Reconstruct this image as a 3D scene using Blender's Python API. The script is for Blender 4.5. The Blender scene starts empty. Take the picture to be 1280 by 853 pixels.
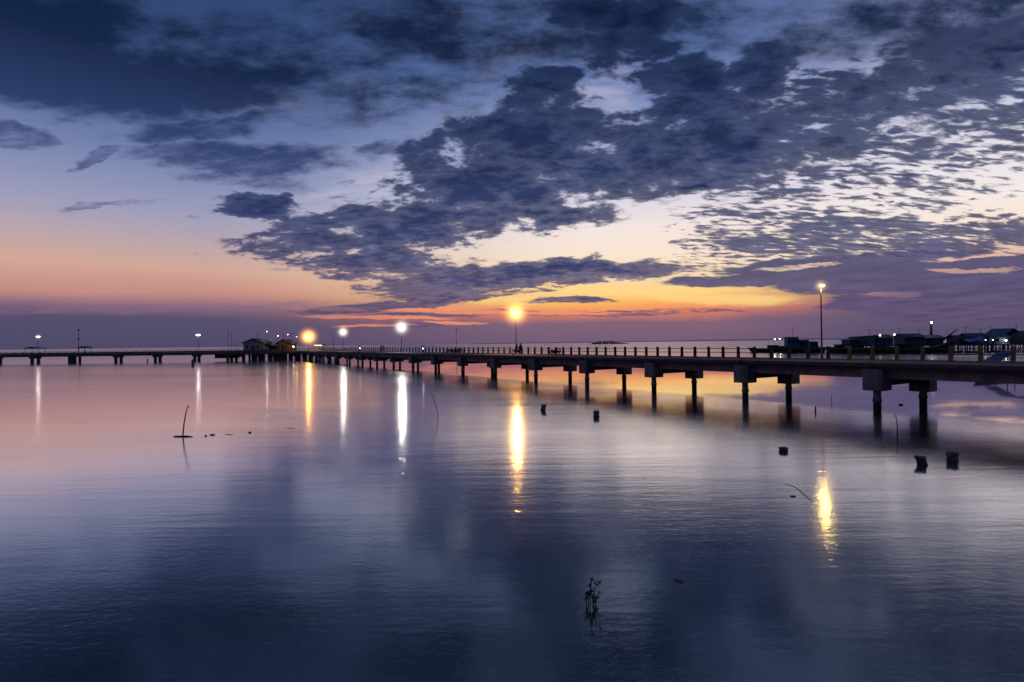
import bpy, math, random
from mathutils import Vector, Matrix
random.seed(7)
S = bpy.context.scene
COL = S.collection
R = math.radians
F = 700.0; CH = 5.0                      # focal length in photo pixels, eye height in metres

# ---------------------------------------------------------------- camera
PITCH, ROLL = math.atan(2.9/F), math.atan(.0125)
cam_d = bpy.data.cameras.new('camera'); cam = bpy.data.objects.new('camera', cam_d); COL.objects.link(cam)
cam_d.sensor_width = 36; cam_d.lens = 36*F/1280; cam_d.clip_end = 60000; cam_d.clip_start = .1
CM = Matrix.Rotation(R(90)+PITCH, 4, 'X') @ Matrix.Rotation(-ROLL, 4, 'Z')
cam.matrix_world = Matrix.Translation((0, 0, CH)) @ CM
S.camera = cam
def ray(x, y):
    return (CM.to_3x3() @ Vector(((x-640)/F, -(y-426.5)/F, -1))).normalized()
def onwater(x, y, z=0.0):
    d = ray(x, y); t = (z-CH)/d.z
    return Vector((d.x*t, d.y*t, z))
def atdist(x, y, Y):                     # point on the sight line at depth Y
    d = ray(x, y); t = Y/d.y
    return Vector((d.x*t, Y, CH+d.z*t))
def lin(c):
    def f(v):
        v /= 255
        return v/12.92 if v <= .04045 else ((v+.055)/1.055)**2.4
    return tuple(f(v) for v in c[:3])+(1.0,)

# ---------------------------------------------------------------- render settings
S.render.engine = 'CYCLES'
S.view_settings.view_transform = 'Standard'; S.view_settings.look = 'None'
S.view_settings.exposure = 0; S.view_settings.gamma = 1
S.cycles.use_denoising = True
S.cycles.max_bounces = 6; S.cycles.glossy_bounces = 3; S.cycles.diffuse_bounces = 2
S.cycles.volume_bounces = 0; S.cycles.caustics_reflective = False; S.cycles.caustics_refractive = False
S.cycles.sample_clamp_indirect = 12; S.cycles.volume_step_rate = 1

# ---------------------------------------------------------------- node helper
class NT:
    def __init__(s, tree): s.t = tree; s.n = tree.nodes; s.l = tree.links
    def new(s, ty, **kw):
        nd = s.n.new(ty)
        for k, v in kw.items(): setattr(nd, k, v)
        return nd
    def put(s, sock, v):
        if hasattr(v, 'is_linked') or isinstance(v, bpy.types.NodeSocket): s.l.new(v, sock)
        else: sock.default_value = v
    def math(s, op, a, b=None, c=None, clamp=False):
        nd = s.new('ShaderNodeMath', operation=op, use_clamp=clamp)
        s.put(nd.inputs[0], a)
        if b is not None: s.put(nd.inputs[1], b)
        if c is not None: s.put(nd.inputs[2], c)
        return nd.outputs[0]
    def sstep(s, v, a, b, lo=0., hi=1.):
        nd = s.new('ShaderNodeMapRange', interpolation_type='SMOOTHSTEP')
        s.put(nd.inputs[0], v); s.put(nd.inputs[1], a); s.put(nd.inputs[2], b); s.put(nd.inputs[3], lo); s.put(nd.inputs[4], hi)
        return nd.outputs[0]
    def lstep(s, v, a, b, lo=0., hi=1.):
        nd = s.new('ShaderNodeMapRange'); nd.clamp = True
        s.put(nd.inputs[0], v); s.put(nd.inputs[1], a); s.put(nd.inputs[2], b); s.put(nd.inputs[3], lo); s.put(nd.inputs[4], hi)
        return nd.outputs[0]
    def mix(s, f, a, b, blend='MIX'):
        nd = s.new('ShaderNodeMix', data_type='RGBA', blend_type=blend)
        s.put(nd.inputs[0], f); s.put(nd.inputs[6], a); s.put(nd.inputs[7], b)
        return nd.outputs[2]
    def ramp(s, v, stops, interp='LINEAR'):
        nd = s.new('ShaderNodeValToRGB'); cr = nd.color_ramp; cr.interpolation = interp
        while len(cr.elements) < len(stops): cr.elements.new(.5)
        for e, (p, c) in zip(cr.elements, stops): e.position = p; e.color = c
        s.put(nd.inputs[0], v)
        return nd.outputs[0]
    def noise(s, vec, scale, detail=4, rough=.5, color=False, dist=0., lac=2.):
        nd = s.new('ShaderNodeTexNoise'); s.put(nd.inputs['Vector'], vec)
        nd.inputs['Scale'].default_value = scale; nd.inputs['Detail'].default_value = detail
        nd.inputs['Roughness'].default_value = rough; nd.inputs['Distortion'].default_value = dist
        nd.inputs['Lacunarity'].default_value = lac
        return nd.outputs['Color'] if color else nd.outputs[0]
    def mapping(s, vec, loc=(0,0,0), rot=(0,0,0), sc=(1,1,1), ty='POINT'):
        nd = s.new('ShaderNodeMapping', vector_type=ty); s.put(nd.inputs[0], vec)
        nd.inputs[1].default_value = loc; nd.inputs[2].default_value = rot; nd.inputs[3].default_value = sc
        return nd.outputs[0]
    def vmath(s, op, a, b=None, scale=None):
        nd = s.new('ShaderNodeVectorMath', operation=op); s.put(nd.inputs[0], a)
        if b is not None: s.put(nd.inputs[1], b)
        if scale is not None: s.put(nd.inputs[3], scale)
        return nd.outputs[0]

# ---------------------------------------------------------------- the sky (world)
def build_sky():
    W = bpy.data.worlds.new("World"); S.world = W; W.use_nodes = True
    N = NT(W.node_tree); N.n.clear()
    tc = N.new('ShaderNodeTexCoord').outputs['Generated']
    sp = N.new('ShaderNodeSeparateXYZ'); N.l.new(tc, sp.inputs[0]); X, Y, Z = sp.outputs
    Zp = N.math('ABSOLUTE', Z)
    az = N.math('ARCTAN2', X, Y); el = N.math('ARCSINE', Zp)
    cq = N.new('ShaderNodeCombineXYZ'); N.put(cq.inputs[0], az); N.put(cq.inputs[1], el); Q = cq.outputs[0]
    den = N.math('ADD', Zp, .07)
    cp = N.new('ShaderNodeCombineXYZ'); N.put(cp.inputs[0], N.math('DIVIDE', X, den)); N.put(cp.inputs[1], N.math('DIVIDE', Y, den))
    P = cp.outputs[0]                                   # where the sight line meets the cloud layer
    den2 = N.math('ADD', Zp, .24)
    cp2 = N.new('ShaderNodeCombineXYZ'); N.put(cp2.inputs[0], N.math('DIVIDE', X, den2)); N.put(cp2.inputs[1], N.math('DIVIDE', Y, den2))
    P2 = cp2.outputs[0]
    # domain warp
    w1 = N.noise(P2, 2.4, 4, .6, color=True)
    w2 = N.noise(P2, 9.0, 3, .6, color=True)
    wv = N.vmath('ADD', N.vmath('MULTIPLY', N.vmath('SUBTRACT', w1, (.5,.5,.5)), (.12,.08,0)),
                        N.vmath('MULTIPLY', N.vmath('SUBTRACT', w2, (.5,.5,.5)), (.05,.03,0)))
    lowf = N.sstep(el, .02, .30, .18, 1.)                # smaller warp close to the horizon
    QW = N.vmath('ADD', Q, N.vmath('SCALE', wv, scale=lowf))
    def ae(x, y):
        d = ray(x, y); return math.atan2(d.x, d.y), math.asin(d.z)
    def blob(vec, b, eg=.5):
        cx, cy, rx, ry, ang, wt = b[:6]; edge = b[6] if len(b) > 6 else eg
        a0, e0 = ae(cx, cy); t = R(ang)
        a1, e1 = ae(cx+rx*math.cos(t), cy-rx*math.sin(t))
        a2, e2 = ae(cx-ry*math.sin(t), cy-ry*math.cos(t))
        L1 = math.hypot(a1-a0, e1-e0); L2 = math.hypot(a2-a0, e2-e0)
        m = N.mapping(vec, (a0, e0, 0), (0, 0, math.atan2(e1-e0, a1-a0)), (L1*1.25, L2*1.25, 1), 'TEXTURE')
        g = N.new('ShaderNodeTexGradient', gradient_type='SPHERICAL'); N.l.new(m, g.inputs[0])
        return N.sstep(g.outputs['Fac'], 0, edge, 0, wt)
    def field(vec, blobs, op='MAXIMUM', eg=.5):
        acc = None
        for b in blobs:
            v = blob(vec, b, eg)
            acc = v if acc is None else N.math(op, acc, v)
        return acc
    # clear sky: two elevation ramps blended by azimuth
    hz = N.math('SUBTRACT', N.noise(N.mapping(Q, sc=(2.2, 14, 1)), 1.5, 4, .6), .5)
    elw = N.math('ADD', el, N.math('MULTIPLY', hz, .022))
    ev = N.math('MULTIPLY', elw, 1/.8)
    def rp(st): return N.ramp(ev, [(e/.8, lin(c)) for e, c in st])
    left = rp([(0,(78,74,104)),(.045,(84,78,110)),(.062,(132,102,126)),(.085,(196,140,132)),(.12,(210,166,150)),(.155,(190,166,168)),
               (.2,(160,158,186)),(.26,(128,140,180)),(.34,(88,108,156)),(.45,(56,78,124)),(.58,(34,56,100)),(.75,(20,36,72))])
    cen = rp([(0,(116,94,120)),(.035,(130,98,120)),(.048,(206,122,104)),(.058,(246,152,98)),(.07,(250,184,100)),(.082,(254,206,130)),(.105,(250,214,170)),
              (.15,(250,228,206)),(.2,(242,228,224)),(.26,(210,208,226)),(.34,(152,164,206)),(.45,(92,114,166)),(.75,(30,50,92))])
    right = rp([(0,(84,78,108)),(.05,(96,86,118)),(.075,(120,100,128)),(.1,(210,168,150)),(.14,(250,226,204)),(.19,(246,234,230)),
               (.25,(232,226,234)),(.32,(196,198,220)),(.42,(124,136,178)),(.55,(60,82,130)),(.75,(28,46,86))])
    gl = N.sstep(az, -.52, .16); gr = N.sstep(az, .30, .66)
    sky = N.mix(gr, N.mix(gl, left, cen), right)
    # behind the viewer the evening is already dark
    back = N.ramp(N.math('MULTIPLY', el, 1/1.6), [(0, lin((74,80,118))), (.4, lin((50,66,108))), (1, lin((30,46,84)))])
    bk = N.math('MAXIMUM', N.sstep(N.math('ABSOLUTE', az), 1.0, 1.9), N.sstep(el, .62, 1.05))
    sky = N.mix(bk, sky, back)
    # soft veils upper left
    soft = field(QW, [(90,85,380,66,-2,1.3,.8),(20,30,220,70,0,1.1,.8),(330,60,260,60,0,.62,.9),(470,110,200,80,0,.62,.9),(600,40,320,60,3,.85,.9),(480,120,220,60,0,.5,.9),
        (262,158,130,20,8,.85,.7),(300,196,150,30,2,.9,.7),(330,222,70,22,-5,.6,.7),(118,200,38,10,25,.62),(140,251,80,5,7,.52),(15,172,60,16,-4,.62),
        (240,267,9,4,0,.4),(355,340,16,2.5,0,.5),(1240,20,220,80,10,.9,.8),(1060,30,220,60,10,.8,.9),(820,20,200,50,0,.7,.9),(480,180,60,12,15,.6,.8),
        (130,387,170,6,2,.45),(330,384,90,7,3,.4)])
    ns = N.noise(P2, 4.6, 8, .68, dist=.2)
    nst = N.noise(N.mapping(P2, rot=(0,0,.45), sc=(1.,2.4,1)), 6.0, 7, .64)
    so = N.math('ADD', soft, N.math('MULTIPLY', N.math('SUBTRACT', N.math('ADD', N.math('MULTIPLY', ns, .5), N.math('MULTIPLY', nst, .5)), .5), 3.1))
    a_soft = N.math('MULTIPLY', N.math('MULTIPLY', N.sstep(so, .10, 1.0), N.sstep(soft, .0, .3)), .96)
    # pale high wisps
    wsp = field(QW, [(470,225,170,40,14,.8,.9),(740,130,90,60,30,.9,.9),(960,130,150,60,45,.85,.9),(700,60,180,40,10,.55,.9),(580,150,110,50,15,.6,.9),(380,135,160,30,5,.5,.9),(1000,215,160,50,25,.9,.9),(620,205,260,70,12,.9,.8)])
    a_w = N.math('MULTIPLY', N.sstep(N.math('ADD', wsp, N.math('MULTIPLY', N.math('SUBTRACT', nst, .5), 2.6)), .25, 1.25), N.math('MULTIPLY', N.sstep(wsp, 0, .3), .62))
    # crisp masses
    crisp = field(QW, [(640,225,230,58,12,1.25),(690,195,180,64,8,1.2),(672,128,70,50,20,1.15),(590,172,110,30,18,.95),(770,200,140,60,0,1.15),(520,285,170,40,10,1.12),
        (440,268,130,26,12,1.05),(322,258,60,20,4,1.2),(392,302,100,26,6,1.12),(460,322,100,20,6,1.0),(560,262,180,44,8,1.1),(690,268,110,30,4,1.0),
        (870,125,130,66,-10,1.08),(965,80,70,50,40,1.12),(800,50,90,50,20,.92),(790,15,150,26,0,1.05),(880,190,140,62,0,1.2),(800,110,50,40,0,.6),
        (500,330,110,20,3,1.0),(530,355,100,16,8,1.0),(545,373,76,10,5,1.15),(620,345,150,18,3,1.2),(740,336,120,13,0,1.2),(680,354,120,9,4,1.0),
        (720,375,60,3.2,0,1.1),(450,345,50,9,0,.7),(780,345,60,9,0,.9),
        (1150,105,230,60,16,.9),(1240,70,190,66,14,.9),(1030,170,110,46,30,.85),(1170,160,200,34,12,.6),(960,215,120,22,14,.8)], eg=.8)
    nc = N.noise(N.mapping(P2, rot=(0,0,.5), sc=(1.,1.1,1)), 5.4, 8, .6, dist=.2)
    nf = N.noise(N.mapping(P2, rot=(0,0,.45), sc=(.8,1.2,1)), 19, 5, .6, dist=.4)
    nlow = N.noise(P2, 2.4, 3, .5)
    det = N.math('ADD', N.math('MULTIPLY', N.math('SUBTRACT', nc, .5), 3.0), N.math('ADD', N.math('MULTIPLY', N.math('SUBTRACT', nf, .5), 1.7), N.math('MULTIPLY', N.math('SUBTRACT', nlow, .5), .8)))
    cr = N.math('ADD', crisp, det)
    a_cr = N.math('MULTIPLY', N.math('MULTIPLY', N.sstep(cr, .22, .74), N.sstep(crisp, .02, .25)), .98)
    # speckled altocumulus on the right
    spk = field(QW, [(1050,235,280,55,8,.62),(1180,180,230,55,10,.72),(930,300,110,34,0,.62),(1080,300,300,28,2,.95),(1240,290,140,24,0,.95),(1000,265,200,30,6,.68),(1180,120,230,60,14,.8),
                     (880,330,60,20,0,.5),(1000,150,110,50,30,.7)])
    nk = N.noise(N.mapping(P2, rot=(0,0,.42), sc=(.55,1.4,1)), 26, 5, .55, dist=.3)
    nk2 = N.noise(N.mapping(P2, rot=(0,0,.42), sc=(.5,1.6,1)), 5.5, 4, .55)
    sk = N.math('ADD', spk, N.math('ADD', N.math('MULTIPLY', N.math('SUBTRACT', nk, .5), 3.0), N.math('MULTIPLY', N.math('SUBTRACT', nk2, .5), 1.7)))
    a_sp = N.math('MULTIPLY', N.math('MULTIPLY', N.sstep(sk, .38, .84), N.sstep(spk, 0, .2)), .93)
    # smooth banks near the horizon
    bank = field(QW, [(640,343,190,15,2,.78,.6),(545,366,100,13,3,.75,.6),(770,336,110,10,0,.7,.6),(1130,330,330,14,3,.9,.35),(1180,352,300,20,2,1.,.35),(1230,380,260,24,0,1.,.35),(960,350,170,9,2,.9),(640,412,900,16,0,.0),
                      (1120,385,130,10,0,.8),(760,392,170,4,1,.5),(860,388,90,3,0,.55),(700,377,60,3,0,.6),(640,366,60,3,2,.6),(470,385,110,6,3,.7),(560,392,130,5,2,.6),(505,408,60,4,1,.5)])
    nb = N.noise(N.mapping(Q, sc=(6, 42, 1)), 1.4, 5, .62)
    gaps = field(QW, [(1215,338,70,4,0,.8),(1110,370,42,5,0,.75),(1235,318,90,5,5,.7),(1000,333,60,3,4,.4),(1180,376,50,3,0,.4)])
    bb = N.math('SUBTRACT', N.math('ADD', bank, N.math('ADD', N.math('MULTIPLY', N.math('SUBTRACT', nb, .5), 1.2), N.math('MULTIPLY', N.math('SUBTRACT', nk, .5), .9))), gaps)
    a_bk = N.math('MULTIPLY', N.sstep(bb, .22, .72), .95)
    glow = field(QW, [(760,362,200,9,0,1.,.7),(900,374,130,9,0,1.,.7),(640,376,90,7,0,.7,.7),(660,352,50,3,3,.5,.7)])
    a_gl = N.math('MULTIPLY', N.sstep(N.math('ADD', glow, N.math('MULTIPLY', N.math('SUBTRACT', nb, .5), 1.4)), .2, 1.1), .75)
    # thin salmon streaks low in the middle
    strk = field(QW, [(470,397,110,3,-1,.8),(560,387,90,3,1,.8),(640,391,150,3,0,.9),(470,408,60,2.5,0,.7),(570,404,46,2.4,0,.8),(400,386,80,3,-2,.5)])
    a_st = N.sstep(N.math('ADD', strk, N.math('MULTIPLY', N.math('SUBTRACT', nb, .5), .9)), .3, .9)
    # cloud colours by height
    nv = N.noise(P, 2.2, 5, .55)
    ccol = N.ramp(N.math('MULTIPLY', el, 1/.8), [(e/.8, lin(c)) for e, c in [(0,(92,80,112)),(.06,(90,80,118)),(.1,(80,78,118)),(.14,(58,66,112)),(.22,(40,54,100)),
        (.32,(29,46,88)),(.45,(18,34,70)),(.6,(13,27,57)),(.8,(10,22,46))]])
    ccol = N.mix(1., ccol, N.ramp(nv, [(.3,(.72,.73,.76,1)),(.7,(1.25,1.22,1.18,1))]), 'MULTIPLY')
    scol = N.ramp(N.math('MULTIPLY', el, 1/.8), [(e/.8, lin(c)) for e, c in [(0,(120,90,118)),(.1,(140,112,130)),(.2,(84,92,136)),(.3,(48,64,110)),(.42,(16,33,66)),(.6,(8,22,46))]])
    core = N.sstep(cr, .7, 1.5)
    c0 = N.mix(a_w, sky, N.mix(.5, sky, lin((226,214,232))))
    c1 = N.mix(a_soft, c0, scol)
    c1 = N.mix(a_gl, c1, lin((255,216,136)))
    c2 = N.mix(a_bk, c1, ccol)
    lump = N.ramp(N.math('ADD', N.math('MULTIPLY', nf, .55), N.math('MULTIPLY', nc, .45)), [(.38,(1.5,1.42,1.3,1)),(.60,(.70,.74,.82,1))])
    lcol = N.mix(1., ccol, lump, 'MULTIPLY')
    c3 = N.mix(a_sp, c2, N.mix(N.sstep(sk, .7, 1.3), N.mix(.08, lcol, sky), lcol))
    c4 = N.mix(a_cr, c3, N.mix(core, N.mix(.10, lcol, sky), lcol))
    c5 = N.mix(N.math('MULTIPLY', a_st, N.math('MULTIPLY', N.sstep(az, -.5, -.2), .85)), c4, lin((240,148,112)))
    # generic clouds for the part of the sky the photo never shows
    gen = N.math('MULTIPLY', N.sstep(nc, .46, .62), N.math('MULTIPLY', bk, .7))
    c6 = N.mix(gen, c5, lin((18,26,48)))
    bg = N.new('ShaderNodeBackground'); N.l.new(c6, bg.inputs[0]); bg.inputs[1].default_value = 1.0
    st = N.new('ShaderNodeTexSky', sky_type='NISHITA'); st.sun_disc = False
    st.sun_elevation = R(-4); st.sun_rotation = R(14)
    bg2 = N.new('ShaderNodeBackground'); N.l.new(st.outputs[0], bg2.inputs[0]); bg2.inputs[1].default_value = .05
    ad = N.new('ShaderNodeAddShader'); N.l.new(bg.outputs[0], ad.inputs[0]); N.l.new(bg2.outputs[0], ad.inputs[1])
    out = N.new('ShaderNodeOutputWorld'); N.l.new(ad.outputs[0], out.inputs[0])
    W.cycles.sampling_method = 'MANUAL'; W.cycles.sample_map_resolution = 1024
build_sky()

# ---------------------------------------------------------------- materials
MATS = {}
def mat(name, col, rough=.8, metal=0., var=.35, scale=3., bump=.0, spec=.3):
    if name in MATS: return MATS[name]
    m = bpy.data.materials.new(name); m.use_nodes = True; N = NT(m.node_tree)
    b = N.n['Principled BSDF']; tc = N.new('ShaderNodeTexCoord').outputs['Object']
    n = N.noise(tc, scale, 5, .6)
    lo = tuple(v*(1-var) for v in col[:3])+(1,); hi = tuple(min(1, v*(1+var)) for v in col[:3])+(1,)
    N.l.new(N.ramp(n, [(.3, lo), (.7, hi)]), b.inputs['Base Color'])
    b.inputs['Roughness'].default_value = rough; b.inputs['Metallic'].default_value = metal
    b.inputs['Specular IOR Level'].default_value = spec
    if bump:
        bn = N.new('ShaderNodeBump'); bn.inputs['Strength'].default_value = .6; bn.inputs['Distance'].default_value = bump
        N.l.new(n, bn.inputs['Height']); N.l.new(bn.outputs[0], b.inputs['Normal'])
    MATS[name] = m; return m
def emit(name, col, strength):
    if name in MATS: return MATS[name]
    m = bpy.data.materials.new(name); m.use_nodes = True; N = NT(m.node_tree); N.n.clear()
    e = N.new('ShaderNodeEmission'); e.inputs[0].default_value = tuple(col)+(1,); e.inputs[1].default_value = strength
    o = N.new('ShaderNodeOutputMaterial'); N.l.new(e.outputs[0], o.inputs[0]); MATS[name] = m; return m
def glow_volume(name, col, strength, power=6.5):  # emission that fades outward from the centre, scatters no lamp light
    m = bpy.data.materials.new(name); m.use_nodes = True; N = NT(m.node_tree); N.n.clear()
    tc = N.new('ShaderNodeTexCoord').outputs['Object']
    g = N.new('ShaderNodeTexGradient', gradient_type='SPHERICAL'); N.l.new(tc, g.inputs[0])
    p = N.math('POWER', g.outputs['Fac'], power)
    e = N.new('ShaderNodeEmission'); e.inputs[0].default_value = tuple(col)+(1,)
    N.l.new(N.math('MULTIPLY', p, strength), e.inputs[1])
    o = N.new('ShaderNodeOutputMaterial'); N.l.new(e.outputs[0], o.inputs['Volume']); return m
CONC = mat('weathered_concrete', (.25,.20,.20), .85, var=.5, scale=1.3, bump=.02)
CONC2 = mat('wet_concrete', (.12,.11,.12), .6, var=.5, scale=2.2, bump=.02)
SLAB = mat('asphalt_deck', (.13,.12,.125), .8, scale=2)
KERB = mat('red_brown_kerb_paint', (.26,.08,.10), .6, scale=1.5)
YEL = mat('faded_yellow_paint', (.34,.24,.05), .7, scale=2.5, var=.6)
RAIL = mat('grey_pipe', (.09,.085,.09), .5, .6)
DARK = mat('dark_wood', (.05,.042,.045), .8, scale=4, var=.5, bump=.01)
WOOD = mat('weathered_wood', (.06,.05,.045), .85, scale=6, var=.5, bump=.02)
BLUE = mat('blue_paint', (.085,.16,.27), .6, scale=2)
BLUED = mat('dark_blue_paint', (.05,.085,.13), .6, scale=2)
TARP = mat('blue_tarp', (.11,.34,.60), .5, scale=3, var=.3)
WALLG = mat('blue_grey_wall', (.20,.27,.33), .8, scale=2)
WALLB = mat('brown_grey_wall', (.16,.13,.12), .8, scale=2)
ROOF = mat('corrugated_roof', (.07,.085,.12), .6, .2, scale=2)
GLASS = mat('dark_glass', (.02,.025,.03), .1, scale=1)
POLE = mat('galvanised_steel', (.11,.11,.12), .45, .7)
WHITE = mat('white_paint', (.5,.5,.5), .6)
RUBBER = mat('black_rubber', (.02,.02,.02), .7)
SKIN = mat('skin', (.22,.12,.08), .6)
HAIR = mat('black_hair', (.015,.012,.01), .6)
CLOTH1 = mat('dark_cloth', (.04,.04,.06), .9)
CLOTH2 = mat('maroon_cloth', (.12,.04,.05), .9)
LEAF = mat('mangrove_leaf', (.05,.06,.03), .5, scale=9)
LEAFR = mat('withered_leaf', (.20,.09,.07), .6, scale=9)
HUSK = mat('pale_husk', (.16,.12,.12), .8, scale=12)
ISL = mat('far_foliage', (.05,.045,.06), .9, scale=.05)

def stained(name, base, tide=None):
    """concrete with run-off streaks, blotches and, on piles, an algae and barnacle belt at the tide line"""
    m = bpy.data.materials.new(name); m.use_nodes = True; N = NT(m.node_tree); b = N.n['Principled BSDF']
    tc = N.new('ShaderNodeTexCoord').outputs['Object']
    sp = N.new('ShaderNodeSeparateXYZ'); N.l.new(tc, sp.inputs[0])
    run = N.noise(N.mapping(tc, sc=(2.6, 2.6, .22)), 1.0, 5, .65); blo = N.noise(tc, .8, 5, .6); fine = N.noise(tc, 9, 4, .6)
    v = N.math('ADD', N.math('MULTIPLY', run, .5), N.math('ADD', N.math('MULTIPLY', blo, .35), N.math('MULTIPLY', fine, .15)))
    lo = tuple(c*.35 for c in base)+(1,); md = tuple(base)+(1,); hi = tuple(min(1, c*1.6) for c in base)+(1,)
    c = N.ramp(v, [(.34, lo), (.5, md), (.66, hi)])
    rust = N.sstep(N.noise(N.mapping(tc, sc=(1.6, 1.6, .3)), .7, 3, .6), .60, .72)
    c = N.mix(N.math('MULTIPLY', rust, .55), c, (.22,.09,.05,1))
    if tide is not None:
        z = N.math('ADD', sp.outputs[2], N.math('MULTIPLY', N.math('SUBTRACT', N.noise(tc, 3, 4, .6), .5), .5))
        c = N.mix(N.sstep(z, tide-.15, tide+.25, 1., 0.), c, (.022,.026,.02,1))
        c = N.mix(N.math('MULTIPLY', N.sstep(z, tide+.05, tide+.2), N.math('MULTIPLY', N.sstep(z, tide+.3, tide+.55, 1., 0.), N.sstep(fine, .5, .6))), c, (.30,.28,.25,1))
    N.l.new(c, b.inputs['Base Color']); b.inputs['Roughness'].default_value = .8
    bn = N.new('ShaderNodeBump'); bn.inputs['Strength'].default_value = .7; bn.inputs['Distance'].default_value = .03
    N.l.new(v, bn.inputs['Height']); N.l.new(bn.outputs[0], b.inputs['Normal'])
    return m
GIRD = stained('stained_girder_concrete', (.40,.25,.23)); CAPM = stained('stained_cap_concrete', (.29,.23,.22)); PILEM = stained('tidal_pile_concrete', (.30,.24,.24), .55)

# ---------------------------------------------------------------- mesh helper
class MB:
    def __init__(s): s.v = []; s.f = []; s.mi = []; s.mats = []
    def add(s, vs, fs):
        o = len(s.v); s.v += [tuple(v) for v in vs]; s.f += [tuple(i+o for i in f) for f in fs]; return s
    def box(s, c, size, ax=(1,0,0), up=(0,0,1)):
        ax = Vector(ax).normalized(); up = Vector(up).normalized(); sd = up.cross(ax).normalized(); up = ax.cross(sd)
        c = Vector(c); hx, hy, hz = size[0]/2, size[1]/2, size[2]/2
        vs = [c+ax*(hx*i)+sd*(hy*j)+up*(hz*k) for k in (-1,1) for j in (-1,1) for i in (-1,1)]
        return s.add(vs, [(0,2,3,1),(4,5,7,6),(0,1,5,4),(2,6,7,3),(0,4,6,2),(1,3,7,5)])
    def prism(s, pts, y0, y1, ax=(1,0,0), side=(0,1,0), o=(0,0,0)):    # profile (a,z) pushed along side
        ax = Vector(ax); side = Vector(side); o = Vector(o); n = len(pts)
        vs = [o+ax*a+side*y0+Vector((0,0,z)) for a, z in pts]+[o+ax*a+side*y1+Vector((0,0,z)) for a, z in pts]
        return s.add(vs, [tuple(range(n)), tuple(range(2*n-1, n-1, -1))]+[(i, i+n, (i+1) % n+n, (i+1) % n) for i in range(n)])
    def tube(s, pts, rad, n=10, jit=0.):
        pts = [Vector(p) for p in pts]
        if not isinstance(rad, (list, tuple)): rad = [rad]*len(pts)
        vs = []; fs = []
        for i, p in enumerate(pts):
            d = (pts[min(i+1, len(pts)-1)]-pts[max(i-1, 0)]).normalized()
            a = d.cross(Vector((0,1,0)) if abs(d.y) < .9 else Vector((1,0,0))).normalized(); b = d.cross(a)
            for k in range(n):
                t = 2*math.pi*k/n; r = rad[i]*(1+random.uniform(-jit, jit))
                vs.append(p+a*(math.cos(t)*r)+b*(math.sin(t)*r))
        for i in range(len(pts)-1):
            for k in range(n): fs.append((i*n+k, i*n+(k+1) % n, (i+1)*n+(k+1) % n, (i+1)*n+k))
        fs += [tuple(range(n-1, -1, -1)), tuple((len(pts)-1)*n+k for k in range(n))]
        return s.add(vs, fs)
    def ball(s, c, r, n=12, m=8, sq=(1,1,1), jit=0.):
        c = Vector(c); vs = [c+Vector((0,0,r*sq[2]))]; fs = []
        for i in range(1, m):
            for k in range(n):
                t, p = math.pi*i/m, 2*math.pi*k/n; q = r*(1+random.uniform(-jit, jit))
                vs.append(c+Vector((q*sq[0]*math.sin(t)*math.cos(p), q*sq[1]*math.sin(t)*math.sin(p), q*sq[2]*math.cos(t))))
        vs.append(c-Vector((0,0,r*sq[2]))); e = len(vs)-1
        for k in range(n): fs.append((0, 1+k, 1+(k+1) % n)); fs.append((e, 1+(m-2)*n+(k+1) % n, 1+(m-2)*n+k))
        for i in range(m-2):
            for k in range(n): fs.append((1+i*n+k, 1+(i+1)*n+k, 1+(i+1)*n+(k+1) % n, 1+i*n+(k+1) % n))
        return s.add(vs, fs)
    def build(s, name, m, parent=None, smooth=False, bevel=0., origin=None):
        me = bpy.data.meshes.new(name)
        o0 = Vector(origin) if origin is not None else Vector((0,0,0))
        me.from_pydata([tuple(Vector(v)-o0) for v in s.v], [], s.f); me.update()
        me.materials.append(m)
        if smooth:
            for p in me.polygons: p.use_smooth = True
        o = bpy.data.objects.new(name, me); COL.objects.link(o); o.location = o0
        if bevel:
            md = o.modifiers.new('bevel', 'BEVEL'); md.width = bevel; md.segments = 2
        if parent:
            o.parent = parent; o.location = o0
        return o
def tag(o, label=None, cat=None, group=None, kind=None):
    if label: o['label'] = label
    if cat: o['category'] = cat
    if group: o['group'] = group
    if kind: o['kind'] = kind
    return o
def empty(name, loc, rz=0., label=None, cat=None, group=None):
    o = bpy.data.objects.new(name, None); COL.objects.link(o); o.location = loc; o.rotation_euler.z = rz; o.empty_display_size = .3
    return tag(o, label, cat, group)
def copy_tree(o, parent=None):
    c = o.copy(); COL.objects.link(c); c.parent = parent
    for ch in [x for x in COL.objects if x.parent == o and x != c]: copy_tree(ch, c)
    return c

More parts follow.
